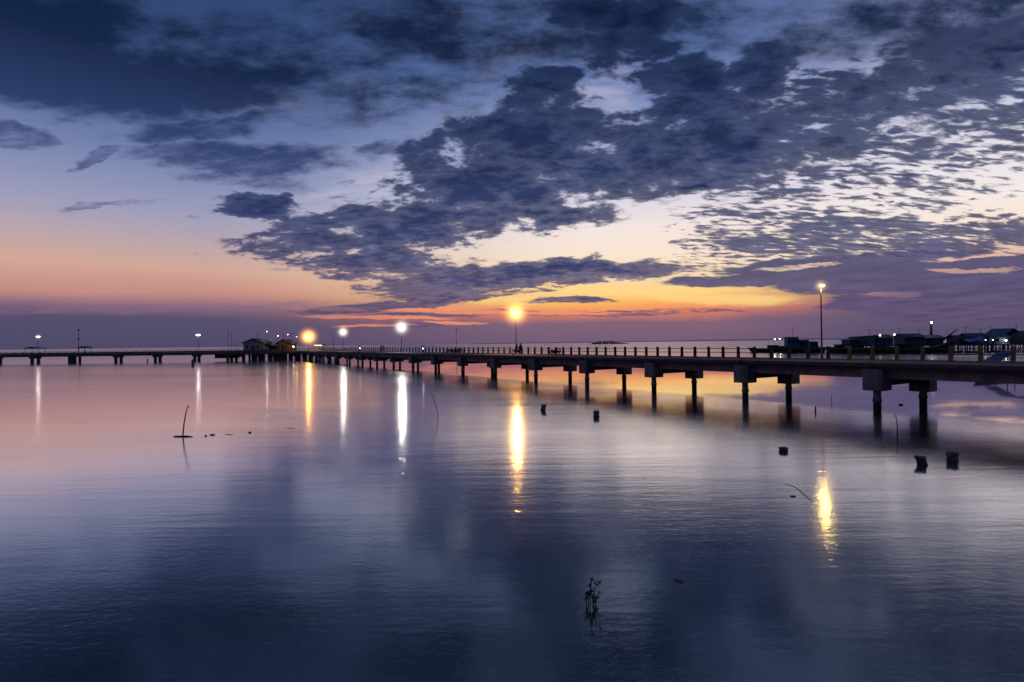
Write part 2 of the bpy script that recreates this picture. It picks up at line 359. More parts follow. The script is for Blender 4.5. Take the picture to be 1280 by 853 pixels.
# ---------------------------------------------------------------- water
def build_water():
    mb = MB()
    ys = [-60, 0, 60, 150, 300, 800, 3000, 12000, 50000]
    vs = []; fs = []
    for y in ys:
        w = 300+abs(y)*1.6
        vs += [(-w, y, 0), (w, y, 0)]
    for i in range(len(ys)-1): fs.append((2*i, 2*i+1, 2*i+3, 2*i+2))
    mb.add(vs, fs)
    m = bpy.data.materials.new('sea_water'); m.use_nodes = True; N = NT(m.node_tree); N.n.clear()
    tc = N.new('ShaderNodeTexCoord').outputs['Object']
    sp = N.new('ShaderNodeSeparateXYZ'); N.l.new(tc, sp.inputs[0])
    dist = sp.outputs[1]
    patch = N.noise(N.mapping(tc, sc=(.35, 1., 1)), .045, 4, .6)
    patch2 = N.noise(N.mapping(tc, rot=(0,0,.18), sc=(.12, 1., 1)), .35, 4, .65)
    calm = N.sstep(N.math('ADD', patch, N.math('MULTIPLY', N.math('SUBTRACT', patch2, .5), .5)), .38, .62)
    # signed distance from the pier: sheltered, smoother water under and just behind it
    ac = N.math('ADD', N.math('MULTIPLY', N.math('SUBTRACT', sp.outputs[0], 25.5), .8413), N.math('MULTIPLY', N.math('SUBTRACT', sp.outputs[1], 39.2), .5406))
    lee = N.math('MULTIPLY', N.sstep(ac, -2.0, .5), N.sstep(ac, 40, 110, 1., 0.))
    open_ = N.math('MULTIPLY_ADD', lee, -.85, 1.)
    rip0 = N.noise(N.mapping(tc, rot=(0,0,.1), sc=(.6, 1., 1)), 8.0, 3, .6)
    rip1 = N.noise(N.mapping(tc, rot=(0,0,.08), sc=(.4, 1., 1)), 3.6, 3, .55)
    rip2 = N.noise(N.mapping(tc, rot=(0,0,-.12), sc=(.25, 1., 1)), 1.0, 3, .5)
    h = N.math('ADD', N.math('MULTIPLY', rip0, N.math('MULTIPLY_ADD', calm, .0016, .0010)), N.math('ADD', N.math('MULTIPLY', rip1, N.math('MULTIPLY_ADD', calm, .0032, .0010)),
               N.math('MULTIPLY', rip2, N.math('MULTIPLY_ADD', calm, .007, .004))))
    h = N.math('MULTIPLY', h, open_)
    bn = N.new('ShaderNodeBump'); bn.inputs['Strength'].default_value = 1; bn.inputs['Distance'].default_value = 1
    N.l.new(h, bn.inputs['Height'])
    # roughness stands for ripples too small and too far to be seen singly
    rg = N.math('ADD', N.lstep(dist, 8, 80, .125, .165), N.math('MULTIPLY', N.math('SUBTRACT', calm, .5), .05))
    rg = N.math('ADD', N.math('SUBTRACT', rg, N.math('MULTIPLY', lee, .11)), N.lstep(dist, 130, 320, 0., .09))
    gl = N.new('ShaderNodeBsdfAnisotropic'); N.l.new(rg, gl.inputs['Roughness']); gl.inputs['Color'].default_value = (.92,.91,.94,1)
    N.l.new(bn.outputs[0], gl.inputs['Normal'])
    # a second, sharper set of facets: the capillary glitter that breaks up the lamps' reflections
    rip4 = N.noise(N.mapping(tc, rot=(0,0,.12), sc=(.6, 1., 1)), 6.5, 2, .5)
    rip5 = N.noise(N.mapping(tc, rot=(0,0,-.1), sc=(.4, 1., 1)), 1.6, 2, .5)
    h2 = N.math('MULTIPLY', N.math('ADD', N.math('MULTIPLY', rip4, .0100), N.math('MULTIPLY', rip5, .012)), open_)
    bn2 = N.new('ShaderNodeBump'); bn2.inputs['Strength'].default_value = 1; bn2.inputs['Distance'].default_value = 1
    N.l.new(h2, bn2.inputs['Height'])
    gl2 = N.new('ShaderNodeBsdfAnisotropic'); gl2.inputs['Roughness'].default_value = .06; N.l.new(bn2.outputs[0], gl2.inputs['Normal'])
    df = N.new('ShaderNodeBsdfDiffuse'); df.inputs['Color'].default_value = (.035,.055,.055,1)
    fr = N.new('ShaderNodeFresnel'); fr.inputs['IOR'].default_value = 1.33; N.l.new(bn.outputs[0], fr.inputs['Normal'])
    fac = N.lstep(fr.outputs[0], .05, .36, .30, .97)
    mx = N.new('ShaderNodeMixShader'); N.l.new(fac, mx.inputs[0]); N.l.new(df.outputs[0], mx.inputs[1])
    m2 = N.new('ShaderNodeMixShader'); m2.inputs[0].default_value = .24; N.l.new(gl.outputs[0], m2.inputs[1]); N.l.new(gl2.outputs[0], m2.inputs[2]); N.l.new(m2.outputs[0], mx.inputs[2])
    tint = N.mix(N.lstep(fr.outputs[0], .05, .30), (.88,.88,.80,1), (.93,.91,.95,1))
    N.l.new(tint, gl.inputs['Color']); N.l.new(tint, gl2.inputs['Color'])
    o = N.new('ShaderNodeOutputMaterial'); N.l.new(mx.outputs[0], o.inputs[0])
    w = mb.build('water', m); tag(w, kind='structure')
build_water()

# ---------------------------------------------------------------- far land
def strip(name, x0, x1, Y, hfun, mt, depth=60):
    mb = MB(); n = 80; vs = []; fs = []
    for i in range(n+1):
        t = i/n; X = (x0+(x1-x0)*t-640)/F*Y; h = hfun(t)
        vs += [(X, Y, -.5), (X, Y, h), (X, Y+depth, -.5)]
    for i in range(n): a = 3*i; fs += [(a, a+3, a+4, a+1), (a+1, a+4, a+5, a+2)]
    mb.add(vs, fs); return mb.build(name, mt)
def hazy(name, col, air, k):                # far land, the veil of humid evening air put in as emission
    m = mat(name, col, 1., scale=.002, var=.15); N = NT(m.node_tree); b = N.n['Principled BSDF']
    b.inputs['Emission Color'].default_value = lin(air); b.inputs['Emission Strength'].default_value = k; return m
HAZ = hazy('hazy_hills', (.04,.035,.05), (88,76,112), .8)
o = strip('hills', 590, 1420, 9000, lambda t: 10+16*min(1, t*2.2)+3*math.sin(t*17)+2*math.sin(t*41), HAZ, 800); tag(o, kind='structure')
def islet():
    Y = 1500; X0, X1 = (738-640)/F*Y, (786-640)/F*Y
    e = empty('islet', ((X0+X1)/2, Y, 0), label='low dark wooded islet on the horizon above the middle of the pier', cat='islet')
    L = X1-X0; mb = MB(); n = 40; vs = []; fs = []
    for i in range(n+1):
        t = i/n; x = -L/2+L*t; h = .35+.7*math.sin(math.pi*t)
        vs += [(x, -6*math.sin(math.pi*t), -.3), (x, 0, h), (x, 6*math.sin(math.pi*t), -.3)]
    for i in range(n): a = 3*i; fs += [(a, a+3, a+4, a+1), (a+1, a+4, a+5, a+2)]
    mb.add(vs, fs).build('shore', DARK, e)
    mb = MB(); rnd = random.Random(3)
    for k in range(900):                              # leaf clumps through the wood's volume
        t = rnd.random(); hh = 7.5*math.sin(math.pi*min(1, max(0, (t-.02)/.9)))**.6*(1.0 if t < .62 else .45)
        c = Vector((-L/2+L*t, rnd.uniform(-4, 4), .6+hh*rnd.random())); q = rnd.uniform(.7, 1.7)
        a = Vector((rnd.uniform(-1,1), rnd.uniform(-1,1), rnd.uniform(-1,1))).normalized(); b = a.orthogonal().normalized()
        mb.add([c+a*q, c+b*q, c-a*q*.7, c-b*q], [(0,1,2,3)])
    mb.build('treetops', ISL, e)
islet()

# ---------------------------------------------------------------- the long pier
D = Vector((-.5406, .8413, 0)).normalized(); PP = Vector((D.y, -D.x, 0))   # along, across (away from the viewer)
P0 = Vector((25.5, 39.2, 0)); SP = 10.36; BENT = Vector((4.75, 2.1, 0))
KN = range(-2, 18)
S0, S1 = -2.6*SP, 17.4*SP                       # ends of the deck, measured along D from P0
NEAR, FAR = -.55, 5.75                          # deck edges across
DT = 3.3                                        # deck level
def pl(s, a, z=0.): return P0+D*s+PP*a+Vector((0,0,z))
def s_for_px(x, a):                             # where along the pier a photo column falls
    k = (x-640)/F; o = P0+PP*a                  # (o.x + s D.x) = k (o.y + s D.y)
    return (k*o.y-o.x)/(D.x-k*D.y)
def build_pier():
    e = empty('pier', pl(0, 0), label='long concrete pier on paired piles with a yellow-posted railing, running from right to far left', cat='pier')
    o0 = e.location
    def B(mb, *a, **k):
        ob = mb.build(*a, **k); return ob
    L = S1-S0; mid = (S0+S1)/2
    def lp(s, a, z=0.): return pl(s, a, z)-o0
    w = FAR-NEAR; ac = (FAR+NEAR)/2
    B(MB().box(lp(mid, ac, DT-.13), (L, w, .26), D), 'deck', SLAB, e)
    mb = MB()
    mb.box(lp(mid, NEAR+.10, DT-.085), (L, .24, .21), D)
    B(mb, 'kerb', KERB, e)
    B(MB().box(lp(mid, FAR-.15, DT+.04), (L, .3, .08), D), 'kerb', CAPM, e)
    for a in (NEAR+.78, (NEAR+FAR)/2, FAR-.45):
        mb = MB()
        mb.prism([(a-.28, 2.25), (a+.28, 2.25), (a+.28, 2.45), (a+.14, 2.6), (a+.14, 2.85), (a+.34, DT-.262), (a-.34, DT-.262), (a-.14, 2.85), (a-.14, 2.6), (a-.28, 2.45)],
                 S0, S1, ax=PP, side=D, o=(0,0,0))
        B(mb, 'girder', GIRD, e)
    # bents
    for k in KN:
        b0 = D*(k*SP)
        for far in (0, 1):
            c = b0+(BENT if far else Vector((0,0,0)))
            bot = 1.1 if far else 1.4
            if not far: mb = MB().box(c+Vector((0,0,(bot+2.235)/2)), (1.32, 1.35, 2.235-bot), D).box(c+PP*(-.42)+Vector((0,0,2.57)), (1.32, .5, .67), D)
            else: mb = MB().box(c+Vector((0,0,(bot+2.235)/2)), (1.32, 1.35, 2.235-bot), D)
            B(mb, 'pile_cap', CAPM, e, bevel=.04)
            mb = MB()
            jx = random.uniform(-.03, .03)
            mb.tube([c+Vector((0,0,-3)), c+Vector((0,0,.55)), c+Vector((0,0,.7)), c+Vector((0,0,.85)), c+Vector((jx,0,bot))], [.25,.25,.31,.25,.24], 14)
            B(mb, 'pile', PILEM, e, smooth=False)
    # diaphragm beam tying each pair
    for k in KN:
        c = D*(k*SP)+BENT*.5
        B(MB().box(c+Vector((0,0,2.0)), (.7, BENT.length-1.2, .46), D), 'crossbeam', CONC, e)
    # railing on the far edge
    a = FAR-.22; s = s_for_px(1266, a)
    sa = s-16*1.73; n = 0; posts = []
    while sa < S1-1:
        posts.append(sa); sa += 1.73
    rl = MB()
    for z in (DT+.92, DT+.52): rl.tube([lp(posts[0], a, z), lp(posts[-1], a, z)], .032, 8)
    rail = B(rl, 'railing', RAIL, e)
    p0 = None; vis = [q for q in posts if q > -14]
    for q in vis[:100]:
        if p0 is None:
            mb = MB()
            mb.prism([(-.12, 0), (.12, 0), (.10, .98), (.06, 1.03), (-.06, 1.03), (-.10, .98)], -.11, .11, ax=D, side=PP)
            p0 = mb.build('post', YEL, rail); ob = p0
        else:
            ob = p0.copy(); COL.objects.link(ob)
        ob.parent = rail; ob.location = lp(q, a, DT+.08)
        if q > s_for_px(1042, a)-.5:                         # farther posts are bare concrete
            if 'plain_post' not in bpy.data.meshes:
                me = p0.data.copy(); me.name = 'plain_post'; me.materials.clear(); me.materials.append(mat('dark_post_concrete', (.085,.07,.07), .8, scale=3))
            ob.data = bpy.data.meshes['plain_post']
    rest = vis[100:]
    if rest:
        mb = MB()
        for q in rest: mb.box(lp(q, a, DT+.18+.5), (.22, .22, 1.0), D)
        tag(B(mb, 'railing_posts', CONC, rail), kind='stuff')
    # slab edge broken by expansion joints and scuppers
    for k in KN:
        for j in (0, .5):
            q = (k+j)*SP
            if j == 0: B(MB().box(lp(q, NEAR-.035, DT-.17), (.12, .05, .30), D), 'expansion_joint', RUBBER, e)
            B(MB().tube([lp(q+1.6, NEAR+.05, DT-.30), lp(q+1.6, NEAR-.12, DT-.36), lp(q+1.6, NEAR-.14, DT-.62)], .05, 8), 'scupper', RAIL, e)
    # drain pipe and bracket runs on the near face
    mb = MB(); mb.tube([lp(S0, NEAR-.06, DT-.42), lp(S1, NEAR-.06, DT-.42)], .05, 8)
    B(mb, 'pipe', RAIL, e)
build_pier()

# ---------------------------------------------------------------- street lamps
def lamp(px, py, base, label, colr, power, lens=90, head=.22, glow=1.0, gstr=6., group='lamps along the pier', arms=2, lightr=.25):
    """lamp whose lit head is at the height seen in the photo; base = foot point"""
    top = atdist(px, py, base.y); H = top.z-base.z
    e = empty('street_lamp', base, label=label, cat='street lamp', group=group)
    MB().tube([(0,0,0), (0,0,.35), (0,0,.36), (0,0,H-.1)], [.11,.11,.075,.045], 10).build('pole', POLE, e)
    MB().box((0,0,.02), (.36,.36,.04)).build('base_plate', POLE, e)
    ln = lambda c: tuple(c)
    for sgn in ([-1, 1] if arms == 2 else [1]):
        MB().tube([(0,0,H-.25), (sgn*.25,0,H-.02), (sgn*.5,0,H+.05)], [.03,.03,.025], 8).build('arm', POLE, e)
    for sgn in ([-1, 1] if arms == 2 else [1]):
        hd = MB().ball((0,0,0), head, 14, 8, (1.25,.8,.45)).build('lamp_head', emit('lamp_lens_%d_%d_%d_%d' % (tuple(int(c*99) for c in colr)+(lens,)), colr, lens), e, smooth=True)
        hd.location = (sgn*(.38 if arms == 2 else .12), 0, H)
        MB().ball((0,0,.05), head*1.06, 14, 8, (1.25,.85,.35)).build('cover', POLE, hd, smooth=True)
    ld = bpy.data.lights.new('lamp_light', 'POINT'); ld.energy = power; ld.color = colr; ld.shadow_soft_size = lightr
    lo = bpy.data.objects.new('lamp_light', ld); COL.objects.link(lo); lo.parent = e; lo.location = (0, -.1, H-.42)
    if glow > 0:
        g = MB().ball((0,0,0), 1., 20, 14).build('lamp_glow', glow_volume('lamp_glow_mat', colr, gstr), e, smooth=True)  # bloom around the lamp, added as a self-glowing volume
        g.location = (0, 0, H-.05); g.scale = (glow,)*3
    return e
WARM = (1., .48, .10); ORG = (1., .42, .07); COOL = (1., .93, .80); YELW = (1., .68, .20)
a = FAR-.5
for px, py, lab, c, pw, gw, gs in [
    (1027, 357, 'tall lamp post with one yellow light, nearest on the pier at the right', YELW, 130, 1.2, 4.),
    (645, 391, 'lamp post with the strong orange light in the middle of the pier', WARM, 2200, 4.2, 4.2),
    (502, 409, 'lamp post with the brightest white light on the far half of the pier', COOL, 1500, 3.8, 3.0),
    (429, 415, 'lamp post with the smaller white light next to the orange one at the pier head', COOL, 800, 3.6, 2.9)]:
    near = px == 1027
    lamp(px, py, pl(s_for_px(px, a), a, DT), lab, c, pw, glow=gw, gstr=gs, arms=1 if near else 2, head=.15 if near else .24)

# ---------------------------------------------------------------- pier head and the left trestle
JY = 193.0
def xw(px, Y, x0=640): return (px-x0)/F*Y
def build_trestle():
    x0, x1 = -260., xw(392, JY)
    e = empty('jetty', (xw(150, JY), JY, 0), label='low dark trestle running off to the left edge from the head of the pier', cat='jetty')
    ox = e.location.x; DL = 3.25
    L = x1-x0; cx = (x0+x1)/2-ox
    MB().box((cx, 0, DL-.2), (L, 3.6, .4)).build('deck', SLAB, e)
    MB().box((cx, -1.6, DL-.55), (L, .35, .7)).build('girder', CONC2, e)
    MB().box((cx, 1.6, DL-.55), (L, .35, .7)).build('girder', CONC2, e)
    mb = MB()
    for z in (.45, .8): mb.tube([(x0-ox, 1.7, DL+z), (x1-ox, 1.7, DL+z)], .06, 6)
    x = x0
    while x < x1: mb.box((x-ox, 1.7, DL+.42), (.16, .16, .84)); x += 3
    mb.build('railing', RAIL, e)
    MB().box((xw(150, JY)-ox, .4, DL+.28), (L*.55, .7, .5)).build('pipe_casing', CONC2, e)
    for px in (-4, 44, 148, 197, 246, 287):
        for dy in (-1.3, 1.3):
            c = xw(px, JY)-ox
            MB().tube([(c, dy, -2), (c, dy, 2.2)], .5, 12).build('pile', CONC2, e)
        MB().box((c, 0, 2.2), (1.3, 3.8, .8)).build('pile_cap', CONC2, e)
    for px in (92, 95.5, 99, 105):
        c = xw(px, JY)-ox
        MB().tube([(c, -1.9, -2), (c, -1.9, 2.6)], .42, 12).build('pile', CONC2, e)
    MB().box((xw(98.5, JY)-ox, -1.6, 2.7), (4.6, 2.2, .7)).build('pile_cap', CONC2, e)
    return DL
DL = build_trestle()

def platform():
    x0, x1 = xw(296, 200), xw(418, 200); Y0, Y1 = 194.9, 214
    e = empty('wharf', ((x0+x1)/2, 200, 0), label='wide dark wharf on many piles carrying the huts at the end of the pier', cat='wharf')
    o = e.location
    MB().box((0, (Y0+Y1)/2-o.y, 2.95), (x1-x0, Y1-Y0, .5)).build('deck', SLAB, e)
    MB().box((0, Y0-o.y+.3, 2.45), (x1-x0-.4, .4, .5)).build('girder', CONC2, e)
    n = 0
    for i in range(15):
        for j, dy in enumerate((0.4, 7, 15)):
            px = 303+i*8.2+random.uniform(-1.5, 1.5)
            c = xw(px, 200)-o.x
            if c > (x1-x0)/2-.5: continue
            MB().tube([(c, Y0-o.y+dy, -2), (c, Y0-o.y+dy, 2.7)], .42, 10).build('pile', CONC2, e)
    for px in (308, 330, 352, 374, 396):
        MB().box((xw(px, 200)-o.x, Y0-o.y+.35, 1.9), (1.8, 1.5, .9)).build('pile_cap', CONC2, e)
    MB().box(((xw(287, 198)-o.x), Y0-o.y+1.4, 1.7), (7.4, 2.6, 1.3)).build('landing', DARK, e)
platform()

def gable_hut(px0, px1, Y, zb, ze, zp, wall, label, group, depth=6., porch=0):
    x0, x1 = xw(px0, Y), xw(px1, Y); w = x1-x0
    e = empty('harbour_hut', ((x0+x1)/2, Y, zb), label=label, cat='hut', group=group)
    h = ze-zb; p = zp-zb
    mb = MB(); mb.prism([(-w/2+.3, 0), (w/2-.3, 0), (w/2-.3, h), (0, p-.15), (-w/2+.3, h)], 0, depth); mb.build('wall', wall, e)
    mb = MB(); t = .18
    mb.prism([(-w/2-.3, h-.15), (0, p), (0, p+t), (-w/2-.3, h+t-.15)], -.6, depth+.5)
    mb.prism([(w/2+.3, h-.15), (w/2+.3, h+t-.15), (0, p+t), (0, p)], -.6, depth+.5)
    mb.build('roof', ROOF, e)
    for k in (-.28, .22):
        f = MB().box((w*k, -.03, h*.55), (1.0, .07, 1.1)).build('window', WHITE, e)
        MB().box((w*k, -.075, h*.55), (.84, .03, .94)).build('pane', GLASS, f)
    f = MB().box((w*-.02, -.04, 1.02), (.95, .08, 2.0)).build('door', DARK, e)
    MB().box((w*-.02+.35, -.1, 1.0), (.06, .06, .2)).build('handle', POLE, f)
    return e
gable_hut(303, 330, 198, 3.2, 6.35, 7.75, WALLG, 'blue-grey gabled hut, the larger and left one on the wharf', 'huts on the wharf', 7)
gable_hut(345, 363, 200, 3.2, 5.9, 7.35, WALLB, 'small brown gabled hut right of the blue-grey hut on the wharf', 'huts on the wharf', 6)
def awning():
    Y = 199; x0, x1 = xw(329.5, Y), xw(345.5, Y)
    e = empty('shed', ((x0+x1)/2, Y, 3.2), label='open lean-to shed between the two huts on the wharf', cat='shed'); w = x1-x0
    MB().prism([(-w/2, 2.6), (w/2, 2.4), (w/2, 2.55), (-w/2, 2.75)], -.5, 4).build('roof', ROOF, e)
    for sx in (-1, 1):
        for y in (-.3, 3.6): MB().tube([(sx*(w/2-.2), y, 0), (sx*(w/2-.2), y, 2.45)], .08, 8).build('post', DARK, e)
    MB().box((0, 3.4, 1.1), (w-.4, .15, 2.2)).build('back_wall', WALLB, e)
    MB().box((.4, 1, .45), (1.6, .7, .9)).build('counter', DARK, e)
awning()
def canopy(px0, px1, Y, z, label, lit=None):
    x0, x1 = xw(px0, Y), xw(px1, Y); w = x1-x0
    e = empty('shelter', ((x0+x1)/2, Y, z), label=label, cat='shelter')
    mb = MB(); mb.prism([(-w/2, 2.1), (-w/4, 2.45), (0, 2.6), (w/4, 2.45), (w/2, 2.1), (w/2, 2.0), (-w/2, 2.0)], -1.5, 1.8); mb.build('roof', ROOF, e)
    for sx in (-.38, .38):
        for y in (-1.2, 1.5): MB().tube([(sx*w, y, 0), (sx*w, y, 2.05)], .07, 8).build('post', POLE, e)
    MB().box((0, .9, .45), (w*.6, .4, .08)).box((-w*.25, .9, .2), (.1, .35, .42)).box((w*.25, .9, .2), (.1, .35, .42)).build('bench', WOOD, e)
    if lit: MB().box((0, 0, 1.93), (w*.5, .16, .08)).build('tube_light', emit('tube_light_glow_'+lit[0], lit[1], lit[2]), e)
canopy(33, 54, JY+.4, DL, 'dark rounded shelter under the leftmost lamp on the trestle')
canopy(100, 111, JY+.4, DL, 'small flat shelter beside the thin mast on the left trestle')
canopy(388, 407, 197, 3.2, 'warmly lit shelter to the right of the orange lamp at the pier head', ('warm', (1,.6,.25), 14))
# lamps of the trestle and the pier head
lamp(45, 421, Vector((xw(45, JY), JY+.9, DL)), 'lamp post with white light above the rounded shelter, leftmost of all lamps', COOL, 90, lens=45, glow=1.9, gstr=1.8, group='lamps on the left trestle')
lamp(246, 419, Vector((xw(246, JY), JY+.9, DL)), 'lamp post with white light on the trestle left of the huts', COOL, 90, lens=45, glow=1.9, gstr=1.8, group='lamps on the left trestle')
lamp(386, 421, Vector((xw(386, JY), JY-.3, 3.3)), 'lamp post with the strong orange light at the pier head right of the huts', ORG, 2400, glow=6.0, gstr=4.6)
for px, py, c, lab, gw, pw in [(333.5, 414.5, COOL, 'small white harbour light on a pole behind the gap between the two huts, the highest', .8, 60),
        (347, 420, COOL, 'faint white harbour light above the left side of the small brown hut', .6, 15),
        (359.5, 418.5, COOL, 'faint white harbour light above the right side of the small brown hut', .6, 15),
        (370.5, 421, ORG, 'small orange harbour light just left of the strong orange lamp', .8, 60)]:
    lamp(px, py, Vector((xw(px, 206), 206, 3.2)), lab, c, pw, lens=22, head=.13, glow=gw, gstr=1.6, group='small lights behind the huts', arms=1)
def floodlight(px, py, Y, z, label, colr, st=60):
    p = atdist(px, py, Y)
    e = empty('floodlight', (p.x, Y, z), label=label, cat='floodlight')
    H = p.z-z
    MB().tube([(0,0,0), (0,0,H)], .05, 8).build('stand', POLE, e)
    h = MB().box((0,-.1,H), (.5,.2,.34)).build('housing', POLE, e)
    MB().box((0,-.215,H), (.42,.03,.27)).build('lens', emit('flood_%d' % int(st*10+colr[2]*7), colr, st), h)
floodlight(367, 433.5, 196, 3.2, 'low bright floodlight on the wharf beside the small brown hut', (1,.85,.6), 22)
# thin masts
def mast(px, ytop, Y, z, label, box=(), arm=False, r=.07, group='thin unlit masts'):
    p = atdist(px, ytop, Y); H = p.z-z
    e = empty('mast', (p.x, Y, z), label=label, cat='mast', group=group)
    MB().tube([(0,0,0), (0,0,H*.5), (0,0,H)], [r*1.3, r, r*.7], 8).build('pole', DARK, e)
    for b in box: MB().ball((0,0,H*b), .28, 10, 6, (1,1,1.2)).build('beacon', DARK, e)
    if arm: MB().box((0,0,H-.05), (1.3,.1,.1)).build('crossarm', DARK, e)
mast(98.3, 412, JY+1.2, DL, 'thin mast with two dark beacons above the pile cluster of the left trestle', (.98, .62))
mast(284.8, 409, 203, 0, 'tall thin bare mast behind the trestle, leftmost by the huts')
mast(289.6, 416, 201, 0, 'thin mast with a crossarm just left of the blue-grey hut', arm=True)
mast(321.5, 416, 210, 3.2, 'thin mast with a crossarm behind the blue-grey hut roof', arm=True)
mast(365, 417, 210, 3.2, 'thin mast with a crossarm behind the small brown hut', arm=True)
mast(354, 417.5, 212, 3.2, 'short thin mast standing behind the brown hut ridge')
mast(416.5, 417, 225, 0, 'thin bare mast between the orange and the small white pier lamps', (.55,))
mast(570.3, 411, 240, 0, 'thin mast with two dark beacons out beyond the middle of the pier', (.98, .5))
mast(294, 428, 204, 0, 'short thin stake nearest the left wall of the blue-grey hut')
mast(297, 426, 208, 0, 'short bare stake close behind the left hut wall')
# driven guide pile and small marker posts near the trestle
p = onwater(241, 457.5)
o = MB().tube([(p.x,p.y,-2), (p.x,p.y,1.75)], .33, 12).build('mooring_pile', CONC2, origin=(p.x,p.y,0)); tag(o, 'thick dark mooring pile standing alone in front of the left trestle', 'pile')
p = onwater(184.5, 453.6)
o = MB().tube([(p.x,p.y,-1), (p.x,p.y,1.3)], .18, 10).build('marker_post', WOOD, origin=(p.x,p.y,0)); tag(o, 'small dark marker post under the left trestle', 'post')

# ---------------------------------------------------------------- people and motorbikes on the pier
def person(loc, rz, label, pose='stand', top=CLOTH1, leg=CLOTH1, h=1.66):
    """one continuous skinned body; shirt, trousers and hair are children"""
    s = h/1.7
    if pose == 'stand':
        J = {'pel':(0,0,.93),'sp':(0,.01,1.15),'ch':(0,0,1.36),'nk':(0,0,1.49),'hd':(0,-.02,1.60),'tp':(0,-.01,1.68),
             'hl':(-.10,0,.88),'kl':(-.12,-.02,.50),'al':(-.12,.02,.09),'tl':(-.13,-.15,.04),'hr':(.10,0,.88),'kr':(.13,-.06,.50),'ar':(.14,.03,.09),'tr':(.16,-.13,.04),
             'sl':(-.19,0,1.38),'el':(-.25,.04,1.10),'wl':(-.24,-.08,.86),'fl':(-.23,-.12,.76),'sr':(.19,0,1.38),'er':(.26,.05,1.10),'wr':(.25,-.07,.86),'fr':(.24,-.11,.76)}
    else:
        J = {'pel':(0,.15,.84),'sp':(0,.14,1.06),'ch':(0,.05,1.27),'nk':(0,0,1.39),'hd':(0,-.04,1.50),'tp':(0,-.03,1.58),
             'hl':(-.10,.12,.82),'kl':(-.20,-.28,.72),'al':(-.2,-.18,.32),'tl':(-.2,-.34,.28),'hr':(.10,.12,.82),'kr':(.20,-.28,.72),'ar':(.2,-.18,.32),'tr':(.2,-.34,.28),
             'sl':(-.19,.05,1.28),'el':(-.27,-.14,1.08),'wl':(-.27,-.36,1.04),'fl':(-.27,-.44,1.03),'sr':(.19,.05,1.28),'er':(.27,-.14,1.08),'wr':(.27,-.36,1.04),'fr':(.27,-.44,1.03)}
    rad = {'pel':.14,'sp':.125,'ch':.14,'nk':.055,'hd':.095,'tp':.07,'hl':.095,'kl':.065,'al':.045,'tl':.04,'hr':.095,'kr':.065,'ar':.045,'tr':.04,
           'sl':.065,'el':.045,'wl':.032,'fl':.03,'sr':.065,'er':.045,'wr':.032,'fr':.03}
    E = [('pel','sp'),('sp','ch'),('ch','nk'),('nk','hd'),('hd','tp'),('pel','hl'),('hl','kl'),('kl','al'),('al','tl'),('pel','hr'),('hr','kr'),('kr','ar'),('ar','tr'),
         ('ch','sl'),('sl','el'),('el','wl'),('wl','fl'),('ch','sr'),('sr','er'),('er','wr'),('wr','fr')]
    def skin(name, keys, m, grow, parent):
        ks = [k for k in J if k in keys]; me = bpy.data.meshes.new(name)
        me.from_pydata([Vector(J[k])*s for k in ks], [(ks.index(a_), ks.index(b_)) for a_, b_ in E if a_ in ks and b_ in ks], [])
        o = bpy.data.objects.new(name, me); COL.objects.link(o); me.materials.append(m)
        o.modifiers.new('skin', 'SKIN'); sv = me.skin_vertices[0].data
        for i, k in enumerate(ks): sv[i].radius = ((rad[k]+grow)*s,)*2; sv[i].use_root = (i == 0)
        sb = o.modifiers.new('sub', 'SUBSURF'); sb.levels = 1; sb.render_levels = 1
        if parent: o.parent = parent
        return o
    b = skin('person', list(J), SKIN, 0, None)
    b.location = loc; b.rotation_euler.z = rz; tag(b, label, 'person', 'people on the pier')
    skin('shirt', ['pel','sp','ch','sl','sr','el','er'], top, .014, b)
    skin('trousers', ['pel','hl','hr','kl','kr','al','ar'], leg, .014, b)
    hd = Vector(J['hd'])*s
    hr = MB().ball((0,0,0), .118*s, 12, 8, (.9,1.05,1.0)).build('hair', HAIR, b, smooth=True); hr.location = hd+Vector((0,.03,.055))*s
    return b
